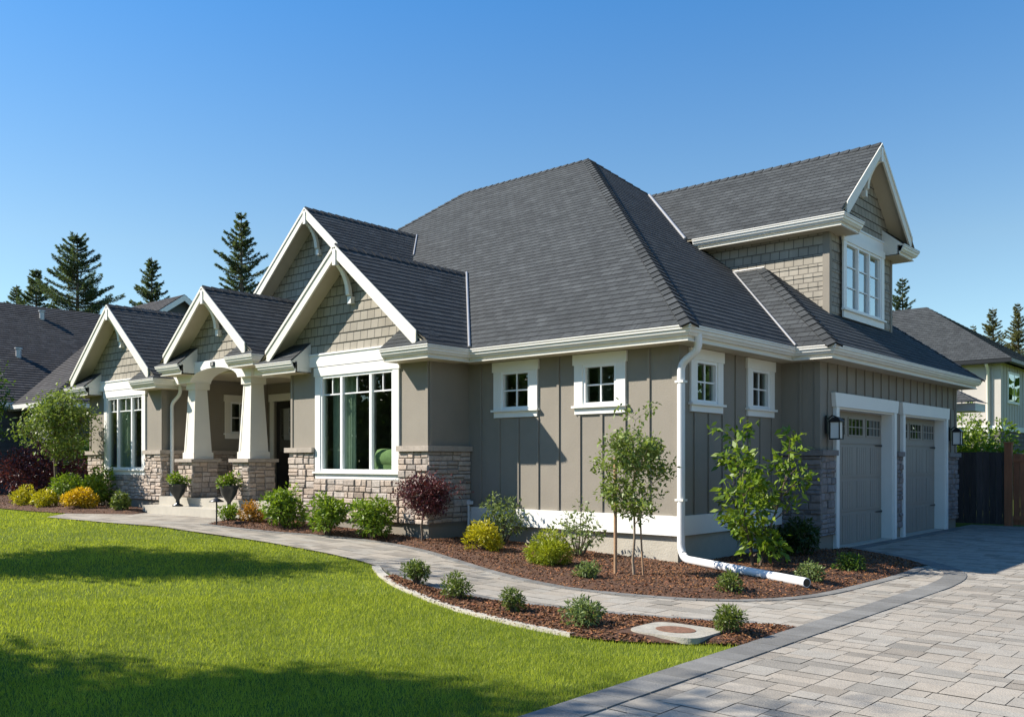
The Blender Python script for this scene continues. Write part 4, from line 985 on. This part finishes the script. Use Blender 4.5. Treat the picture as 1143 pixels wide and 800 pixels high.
tree('slender_tree', 'small round crowned green tree at the left edge of the lawn', 'tree', -22.5, 9.0, 2.7, .95, .05, 2, 5200, .10, 'fresh', 1.08, 21, kids=4, starts=9, spread=.7)
m = MB(); m.tube([(-6.55, 9.4, .02), (-6.56, 9.41, 1.55)], .022, 8); tag(m.build('tree_stake', M['stake']), 'thick reddish wooden stake supporting the young tree', 'stake')
m = MB(); m.tube([(-6.22, 9.53, .02), (-6.29, 9.55, .95)], .012, 6); tag(m.build('tree_stake', M['stake']), 'thin short wooden stake close to the young tree trunk', 'stake')
# large trees outside the frame that throw the lawn shade and fill the reflections
tree('garden_tree', 'broad leafy tree on the lawn left of the view, shading the lawn middle', 'tree', -15.9, 1.5, 6.8, 2.9, .16, 3, 9000, .16, 'green', 1.75, 31, kids=3, starts=8, clump=.38, asp=.5)
tree('garden_tree', 'large leafy tree on the lawn left of the camera, shading the foreground', 'tree', -10.9, -2.4, 7.8, 2.5, .2, 3, 13000, .16, 'green', 2.2, 33, kids=3, starts=10, clump=.4, asp=.5)
for i, (x, y, h) in enumerate(((13, 12, 6), (15, 18, 7.5), (14, 24, 7), (12, 30, 7))):
    tree('street_tree', ['leafy tree beyond the right side of the driveway, nearest', 'leafy tree right of the driveway, second', 'leafy tree right of the driveway, third', 'leafy tree right of the driveway, farthest'][i], 'tree', x, y, h, 1.2, .16, 2, 6000, .26, 'green', 2.9, 50 + i, kids=4, group='trees right of the driveway', clump=.6, asp=.6, starts=9)

ot = tree('avenue_tree', 'dense leafy tree across the lawn, one of the far row left of the view', 'tree', -30, -18, 8.5, 1.2, .25, 2, 6000, .36, 'green', 3.6, 61, kids=4, group='row of dense trees across the lawn', clump=1.0, asp=.6, starts=10)
for i, (x, y) in enumerate(((-35, -15), (-40, -17), (-45.5, -13.5), (-51, -15), (-56, -11), (-62, -12), (-68, -8), (-74, -8), (-26, -24))):
    c = copy_tree(ot); c.location = (x, y, .3); c.rotation_euler.z = i * 1.7; c.scale = (1.5, 1.5, .85 + .07 * (i % 4))
def conifer(label, x, y, H, rad, mk='conifer', seed=1, group='tall conifers behind the houses', gap=.0, zb=0, dens=1.0):
    rl = random.Random(seed); nr = np.random.default_rng(seed); r = empty('conifer', (x, y, zb), label, 'conifer', group); sb = MB()
    sb.tube([(0, 0, 0), (.1, 0, H * .5), (0, 0, H)], [H * .016, H * .010, .02], 7); Ps = []; Ds = []; z = H * .25
    while z < H * .985:
        t = (z - H * .25) / (H * .75); nb = rl.randint(4, 7)
        for k in range(nb):
            a = rl.uniform(0, 6.28); L = rad * (1 - t) ** .85 * rl.choice((.45, .7, .95, 1.25)) * rl.uniform(.85, 1.1) + .15; dz = -.10 + .45 * t + rl.uniform(-.12, .12); dr = Vector((math.cos(a), math.sin(a), dz)); side = Vector((-math.sin(a), math.cos(a), 0))
            p1 = Vector((0, 0, z)) + dr * L; p1.z += .12 * L
            sb.tube([(0, 0, z), tuple(Vector((0, 0, z)).lerp(p1, .5) - Vector((0, 0, .06 * L))), tuple(p1)], [.05, .03, .01], 4, cap=False)
            n = max(14, int(L * 150 * dens)); s = nr.random(n) ** .7; w = L * .34 * (1.05 - s); sg = nr.uniform(-1, 1, n)
            P = np.array([0, 0, z]) + s[:, None] * np.array(p1 - Vector((0, 0, z))) + (sg * w)[:, None] * np.array(side); P[:, 2] += -np.abs(sg) * w * .2 - nr.random(n) * .16 * L * (1 - s * .5) + .12 * L * s ** 2.5
            Ps.append(P); d = np.array(dr) * .8 + sg[:, None] * np.array(side) * .8 + np.array([0, 0, -.15]); Ds.append(d / np.linalg.norm(d, axis=1)[:, None])
        z += H * .75 * (.022 + .012 * rl.random()) * (1.15 - .5 * t)
    sb.build('trunk', M['bark'], r, local=True); P = np.concatenate(Ps); D = np.concatenate(Ds)
    leafcloud('crown', P, .042 * H ** .5, LF[mk], r, .30, D, .62, tint=nr.random(len(P)) * .7); return r
def at(u, v, d):  # (lateral/depth) helper from image pixels: u,v in a 1143x800 image, d metres ahead
    t = (u - 571.5) / 1009; return (d * (-.661 + .75 * t), d * (.75 + .661 * t), 1.5 + d * (515 - v) / 1009)
for (u, v, d, rad, lab, mk) in ((18, 318, 62, 1.9, 'smallest dark conifer at the far left above the dark roof', 'conifer'), (86, 260, 55, 4.6, 'widest dark conifer behind the left neighbour house, with long open branches', 'conifer'),
    (40, 300, 60, 3.2, 'lower conifer between the smallest and the widest one on the left', 'conifer'),
    (169, 287, 60, 2.6, 'slim conifer between the widest one and the one beside the tall gable', 'conifer'), (269, 237, 50, 3.0, 'tall narrow conifer just left of the tall front gable', 'conifer'),
    (1007, 310, 75, 2.6, 'dark conifer directly behind the upper dormer', 'conifer'), (1108, 343, 95, 3.0, 'sunlit fir above the right neighbour roof, left one of the pair', 'fir'), (1136, 338, 92, 3.2, 'sunlit fir at the right edge above the neighbour roof', 'fir'),
    (1086, 362, 110, 1.4, 'tiny far conifer tip between the neighbour roof apex and the sunlit firs', 'fir')):
    x, y, z = at(u, v, d); conifer(lab, x, y, z, rad, mk, seed=int(u), dens=1.2 if mk == 'conifer' else 1)
nW = 42000; aW = rng.uniform(0, 2 * math.pi, nW); rW = rng.uniform(88, 104, nW); hW = 9 + 2.5 * np.sin(aW * 23) + 1.5 * np.sin(aW * 61 + 1) + 1.2 * np.sin(aW * 140)  # unseen tree ring, added to cover the bright horizon mirrored in the windows
PW = np.stack([rW * np.cos(aW), rW * np.sin(aW), hW * rng.random(nW) ** 1.25], 1); outW = np.stack([-np.cos(aW), -np.sin(aW), np.full(nW, .6)], 1)
tag(leafcloud('unseen_woodland', PW, 1.9, LF['green'], None, .7, outW, .4, tint=.2 + .5 * PW[:, 2] / 12), 'distant belt of dense woodland around the neighbourhood', 'woodland', kind='stuff')
# greenery at the right behind the fence
for (x, y, rx, h, lab) in ((-6.85, 26.2, .95, 3.0, 'tall bright green shrub behind the fence beside the garage corner'), (-6.0, 25.7, .85, 2.35, 'rounded bright green shrub behind the fence, before the tan house')):
    shr('hedge_shrub', lab, 'shrub', x, y, rx, h, 4500, .12, 'lime', 'tall shrubs behind the right fence', nb=26)
shr('hedge_shrub', 'dark leafy shrub behind the burgundy shrub on the left', 'shrub', -29.0, 12.5, 1.2, 2.2, 3500, .14, 'green')
tree('boundary_tree', 'leafy branch tips of a tree at the left picture edge', 'tree', -26.6, 8.6, 3.9, 1.4, .07, 2, 2600, .13, 'green', 1.2, 77, kids=3, starts=7)

# ------------------------------------------------------------------ fences
def fence(x0, x1, y, z1, m, label, name, bw=.14, side=.0):
    r = empty(name, (x0, y, 0), label, 'fence'); pb = MB(); x = x0
    while x < x1 - .01:
        s = random.uniform(.75, 1.25); pb.box(x + .004, min(x1, x + bw) - .003, y - .01 + random.uniform(-.003, .003), y + .012, .04, z1 + random.uniform(-.012, .012), (s, s, s)); x += bw
    pb.build('board_panel', m, r); k = MB(); k.box(x0, x1, y + .013, y + .05, .35, .44); k.box(x0, x1, y + .013, y + .05, z1 - .3, z1 - .21); k.build('rail', m, r); return r
fence(-6.6, -5.29, 23.3, 1.72, M['fence'], 'dark weathered vertical board fence beside the garage corner', 'board_fence')
g_ = fence(-5.12, 8, 23.3, 1.68, M['cedar'], 'reddish cedar board fence with a tall end post at the right', 'cedar_fence')
for x in (-5.29, -2.8, -.4, 2): m = MB(); m.box(x, x + .15, 23.22, 23.37, 0, 1.92); m.box(x - .02, x + .17, 23.2, 23.39, 1.92, 1.95); m.build('post', M['cedar'], g_)
m = MB(); m.box(-5.12, 8, 23.27, 23.286, 1.5, 1.58); m.box(-5.12, 8, 23.27, 23.286, .15, .25); m.build('trim_rail', M['cedar'], g_)

# ------------------------------------------------------------------ neighbour houses
def hip(mb, x0, x1, y0, y1, z, p, along, expo=.18, ends=(1, 1)):
    if along == 'x':
        k = (y1 - y0) / 2; ym = y0 + k; a, b = x0 + k * ends[0], x1 - k * ends[1]; zt = z + k * p
        polys = [[(x0, y0, z), (x1, y0, z), (b, ym, zt), (a, ym, zt)], [(x0, y1, z), (x1, y1, z), (b, ym, zt), (a, ym, zt)], [(x0, y0, z), (x0, y1, z), (a, ym, zt)], [(x1, y0, z), (x1, y1, z), (b, ym, zt)]]
    else:
        k = (x1 - x0) / 2; xm = x0 + k; a, b = y0 + k * ends[0], y1 - k * ends[1]; zt = z + k * p
        polys = [[(x0, y0, z), (x0, y1, z), (xm, b, zt), (xm, a, zt)], [(x1, y0, z), (x1, y1, z), (xm, b, zt), (xm, a, zt)], [(x0, y0, z), (x1, y0, z), (xm, a, zt)], [(x0, y1, z), (x1, y1, z), (xm, b, zt)]]
    for q in polys: courses(mb, q, expo, .02)
def ring(mb, x0, x1, y0, y1, z): mb.sweep([(x0, y0), (x1, y0), (x1, y1), (x0, y1), (x0, y0 + .001)], [(-.12, -.01), (-.12, -.2), (0, -.14), (0, 0)], z)
nl = empty('neighbour_house', (-38, 12, 0), 'dark roofed slate grey neighbouring house at the left edge', 'house')
m = MB(); hip(m, -47.4, -33.7, -4, 36, 3.55, .66, 'y'); hip(m, -40, -30.8, 12, 20.5, 3.45, .66, 'x', ends=(0, 1)); nlr = m.build('roof', M['roof_far'], nl)
m = MB(); 
for (u, v) in ((30, 349), (63, 355), (5, 408)):
    pass
for (x, y) in ((-39.6, 15.3), (-39.3, 18.0), (-36.6, 13.3)):
    z = 3.55 + .66 * (-33.7 - x); m.tube([(x, y, z - .1), (x, y, z + .28)], .11, 8); m.tube([(x, y, z + .28), (x, y, z + .34)], .15, 8)
m.build('roof_vent', M['flash'], nlr)
m = MB(); m.box(-46.9, -34.2, -3.4, 35.4, 0, 3.5); m.box(-38, -31.3, 12.5, 20, 0, 3.4)
for z in np.arange(.4, 3.3, .18): m.box(-34.2, -34.18, -3.4, 12.4, z, z + .16); m.box(-34.1, -31.31, 12.485, 12.5, z, z + .16); m.box(-31.3, -31.285, 12.5, 20, z, z + .16)
m.build('wall', M['slate_siding'], nl)
m = MB(); ring(m, -40, -30.8, 12, 20.5, 3.45); ring(m, -47.4, -33.7, -4, 36, 3.55); m.build('gutter', M['gutter'], nl)
m = MB(); m.tube([(-31.2, 12.45, 3.2), (-31.2, 12.45, 0)], .05, 8); m.build('downspout', M['gutter'], nl)
# its upper gable
f = F_side(-38.0, 20.6); zr = 8.95; mm = MB()
for s in (-1, 1): courses(mm, [f(s * 1.9, .35, zr - 1.35), f(0, .35, zr), f(0, -6, zr), f(s * 1.9, -6, zr - 1.35)], .18, .02)
mm.build('gable_roof', M['roof_far'], nl)
mm = MB(); mm.prism([f(-1.5, 0, 4), f(1.5, 0, 4), f(1.5, 0, zr - 1.2), f(0, 0, zr - .1), f(-1.5, 0, zr - 1.2)], (-5, 0, 0)); mm.build('gable_wall', M['slate_siding'], nl)
mm = MB()
for s in (-1, 1): mm.prism([f(0, .37, zr - .02), f(s * 1.9, .37, zr - 1.37), f(s * 1.9, .37, zr - 1.62), f(0, .37, zr - .28)], (-.05, 0, 0))
mm.build('rake_board', M['white'], nl)

nr_ = empty('neighbour_house', (-14, 45, 0), 'two storey tan neighbouring house with grey hip roof behind the right fence', 'house')
m = MB(); hip(m, -24.5, -8.8, 39.8, 48.9, 5.6, .675, 'x'); nrr = m.build('roof', M['roof'], nr_)
m = MB(); m.sweep([(-24.5, 39.8), (-8.8, 39.8), (-8.8, 48.9), (-24.5, 48.9)], [(-.12, -.01), (-.12, -.18), (0, -.14), (0, 0)], 5.6); m.build('gutter', M['black'], nr_)
m = MB(); m.lathe([(.0, .3), (.3, .28), (.42, .1), (.42, -.2)], -15.2, 43.6, 12); 
for i in range(len(m.V)): m.V[i] = (m.V[i][0], m.V[i][1], m.V[i][2] + 8.25)
m.build('roof_vent', M['black'], nrr)
m = MB(); m.box(-24, -9.3, 40.3, 48.4, 2.95, 5.5); m.build('wall', M['tan'], nr_)
m = MB(); f1 = F_front(0, 40.3); battens(m, f1, -24, -9.3, 2.95, 5.45, sp=1.2, w=.06, d=.03); f2 = F_side(-9.3, 0); battens(m, f2, 40.3, 48.4, 2.95, 5.45, sp=.45, w=.05, d=.025); m.build('battens', M['tan'], nr_)
m = MB(); m.box(-24.05, -9.25, 40.25, 48.45, 2.75, 2.95); m.build('belt_board', M['white'], nr_)
m = MB(); courses(m, [(-24, 40.3, 0), (-9.3, 40.3, 0), (-9.3, 40.3, 2.75), (-24, 40.3, 2.75)], .18, .02, out=(0, -1, 0)); courses(m, [(-9.3, 40.3, 0), (-9.3, 48.4, 0), (-9.3, 48.4, 2.75), (-9.3, 40.3, 2.75)], .18, .02, out=(1, 0, 0)); m.build('lower_wall', M['brownshake'], nr_)
m = MB(); m.tube([(-9.75, 39.9, 5.45), (-9.75, 40.2, 5.2), (-9.75, 40.2, 2.0)], .06, 8); m.build('downspout', M['cream'], nr_)
m = MB(); m.fbox(f2, 41.2, 43.2, .002, .06, 3.9, 5.2); wq = m.build('window', M['white'], nr_)
m = MB(); 
for a in (41.3, 42.25): m.fbox(f2, a, a + .85, .061, .07, 4.0, 5.1)
m.build('pane', M['doorglass'], wq)
# covered rear porch roof seen past the garage
m = MB(); m.box(-8.4, -6.1, 24.0, 24.9, 2.74, 2.93); pr_ = MB(); courses(pr_, [(-8.5, 23.9, 2.95), (-6.05, 23.9, 2.95), (-6.9, 24.75, 3.4), (-8.5, 24.75, 3.4)], .145); courses(pr_, [(-6.05, 23.9, 2.95), (-6.05, 24.95, 2.95), (-6.9, 24.95, 3.4), (-6.9, 24.75, 3.4)], .145)
pr_.build('rear_roof', M['roof'], house); m.build('rear_fascia', M['gutter'], house)
m = MB(); m.box(-8, -6.75, 24.2, 24.8, .1, 2.74); m.build('rear_wall', M['taupe'], house)

# ------------------------------------------------------------------ mulch chips and grass
def cards(name, P, D, Nn, L, W, m, C, tri=False, curve=None):
    n = len(P); s = np.cross(D, Nn); s /= np.linalg.norm(s, axis=1)[:, None] + 1e-9
    if tri: V = np.stack([P - s * W / 2, P + s * W / 2, P + D * L], 1); k = 3
    else: V = np.stack([P - s * W / 2 - D * L / 2, P + s * W / 2 - D * L / 2, P + s * W / 2 * .8 + D * L / 2, P - s * W / 2 + D * L / 2], 1); k = 4
    V = V.reshape(-1, 3); me = bpy.data.meshes.new(name); me.vertices.add(k * n); me.vertices.foreach_set('co', V.ravel().astype(np.float32))
    me.loops.add(k * n); me.loops.foreach_set('vertex_index', np.arange(k * n, dtype=np.int32)); me.polygons.add(n)
    me.polygons.foreach_set('loop_start', np.arange(0, k * n, k, dtype=np.int32)); me.polygons.foreach_set('loop_total', np.full(n, k, np.int32)); me.update(calc_edges=True)
    c = np.ones((k * n, 4), np.float32); c[:, :3] = np.repeat(C, k, axis=0); ca = me.color_attributes.new('tint', 'FLOAT_COLOR', 'POINT'); ca.data.foreach_set('color', c.ravel())
    me.materials.append(m); o = bpy.data.objects.new(name, me); COL.objects.link(o); return o
def scatter(poly, n):
    xs = [p[0] for p in poly]; ys = [p[1] for p in poly]; X = rng.uniform(min(xs), max(xs), n); Y = rng.uniform(min(ys), max(ys), n); k = inside(poly, X, Y); return X[k], Y[k]
for poly, cnt, amp, lab in ((bedA, 90000, .07, 'brown bark chips covering the large bed along the house'), (bedC, 26000, .03, 'brown bark chips covering the narrow strip beside the lawn'), (bedB, 16000, .08, 'brown bark chips covering the bed before the left bay')):
    X, Y = scatter(poly, cnt); kk_ = np.maximum(np.abs(X + 4.06) / .38, np.abs(Y - 6.72) / .36) > 1; X, Y = X[kk_], Y[kk_]; n = len(X); Z = mulch(poly, amp)(X, Y) + rng.uniform(.0, .012, n)
    D = rng.normal(size=(n, 3)); D[:, 2] *= .35; D /= np.linalg.norm(D, axis=1)[:, None]; Nn = rng.normal(size=(n, 3)) * .5; Nn[:, 2] += 1
    L = rng.uniform(.012, .038, n)[:, None]; W = rng.uniform(.006, .018, n)[:, None]; v = rng.uniform(.35, 1.9, n)
    C = np.stack([v, v * rng.uniform(.85, 1.1, n), v * rng.uniform(.75, 1.15, n)], 1)
    tag(cards('mulch_chips', np.stack([X, Y, Z], 1), D, Nn, L, W, M['chip'], C), lab, 'mulch', kind='stuff')
X, Y = scatter(path_poly, 60000); ed_ = edge_dist(bedA + bedC[:0], X, Y); kk_ = ((ed_ < .5 * rng.random(len(X)) ** 4) | (edge_dist(bedC, X, Y) < .3 * rng.random(len(X)) ** 4)) & (rng.random(len(X)) < .09); X, Y = X[kk_], Y[kk_]; n = len(X)
D = rng.normal(size=(n, 3)); D[:, 2] *= .1; D /= np.linalg.norm(D, axis=1)[:, None]; Nn = rng.normal(size=(n, 3)) * .15; Nn[:, 2] += 1; v = rng.uniform(.4, 1.3, n)
tag(cards('stray_chips', np.stack([X, Y, GZ(X) + .034], 1), D, Nn, rng.uniform(.012, .03, n)[:, None], rng.uniform(.006, .012, n)[:, None], M['chip'], np.stack([v, v, v], 1)), 'stray bark chips spilled on the footpath beside the beds', 'mulch', kind='stuff')
# grass blades: density falls with distance from where one stands on the drive
lawn_poly = [(-3.46, -4), (-3.46, 6.68)] + CU[::-1] + [p for p in PL[::-1] if p[0] < -9.2] + [(-20.3, 8.35), (-22, 8.2), (-26, 8.2), (-34, 9.3), (-48, 11), (-48, -4)]
Ps = []
for r0, r1, dens in ((3.5, 7, 5200), (7, 10, 3400), (10, 15, 1700), (15, 24, 700), (24, 44, 220)):
    n = int(math.pi * (r1 ** 2 - r0 ** 2) * dens * .38); a = rng.uniform(R(82), R(82) + .38 * 2 * math.pi, n); rr_ = np.sqrt(rng.uniform(r0 ** 2, r1 ** 2, n))
    X = rr_ * np.cos(a); Y = rr_ * np.sin(a); k = inside(lawn_poly, X, Y); Ps.append(np.stack([X[k], Y[k]], 1))
P2 = np.concatenate(Ps); n = len(P2); print('blades', n)
dist = np.hypot(P2[:, 0], P2[:, 1]); patch = wob(P2[:, 0] * .45, P2[:, 1] * .45); patch2 = wob(P2[:, 0] * 1.7 + 3, P2[:, 1] * 1.7)
P = np.stack([P2[:, 0], P2[:, 1], GZ(P2[:, 0])], 1); D = rng.normal(size=(n, 3)) * .38; D[:, 2] = 1; D[:, 0] += .12 * patch2; D /= np.linalg.norm(D, axis=1)[:, None]
Nn = rng.normal(size=(n, 3)); L = (rng.uniform(.022, .046, n) * (1 + .12 * patch))[:, None]; W = (.0042 * (1 + np.maximum(0, dist - 6) * .13) * rng.uniform(.7, 1.3, n))[:, None]
patch3 = wob(P2[:, 0] * 4.1 + 1, P2[:, 1] * 5.3); t = np.clip(.46 + .26 * patch + .18 * patch2 + .16 * patch3 + rng.normal(size=n) * .2, 0, 1)
tag(cards('lawn_grass', P, D, Nn, L, W, M['blade'], np.repeat(t[:, None], 3, 1), tri=True), 'short mown bright green grass of the front lawn', 'grass', kind='stuff')
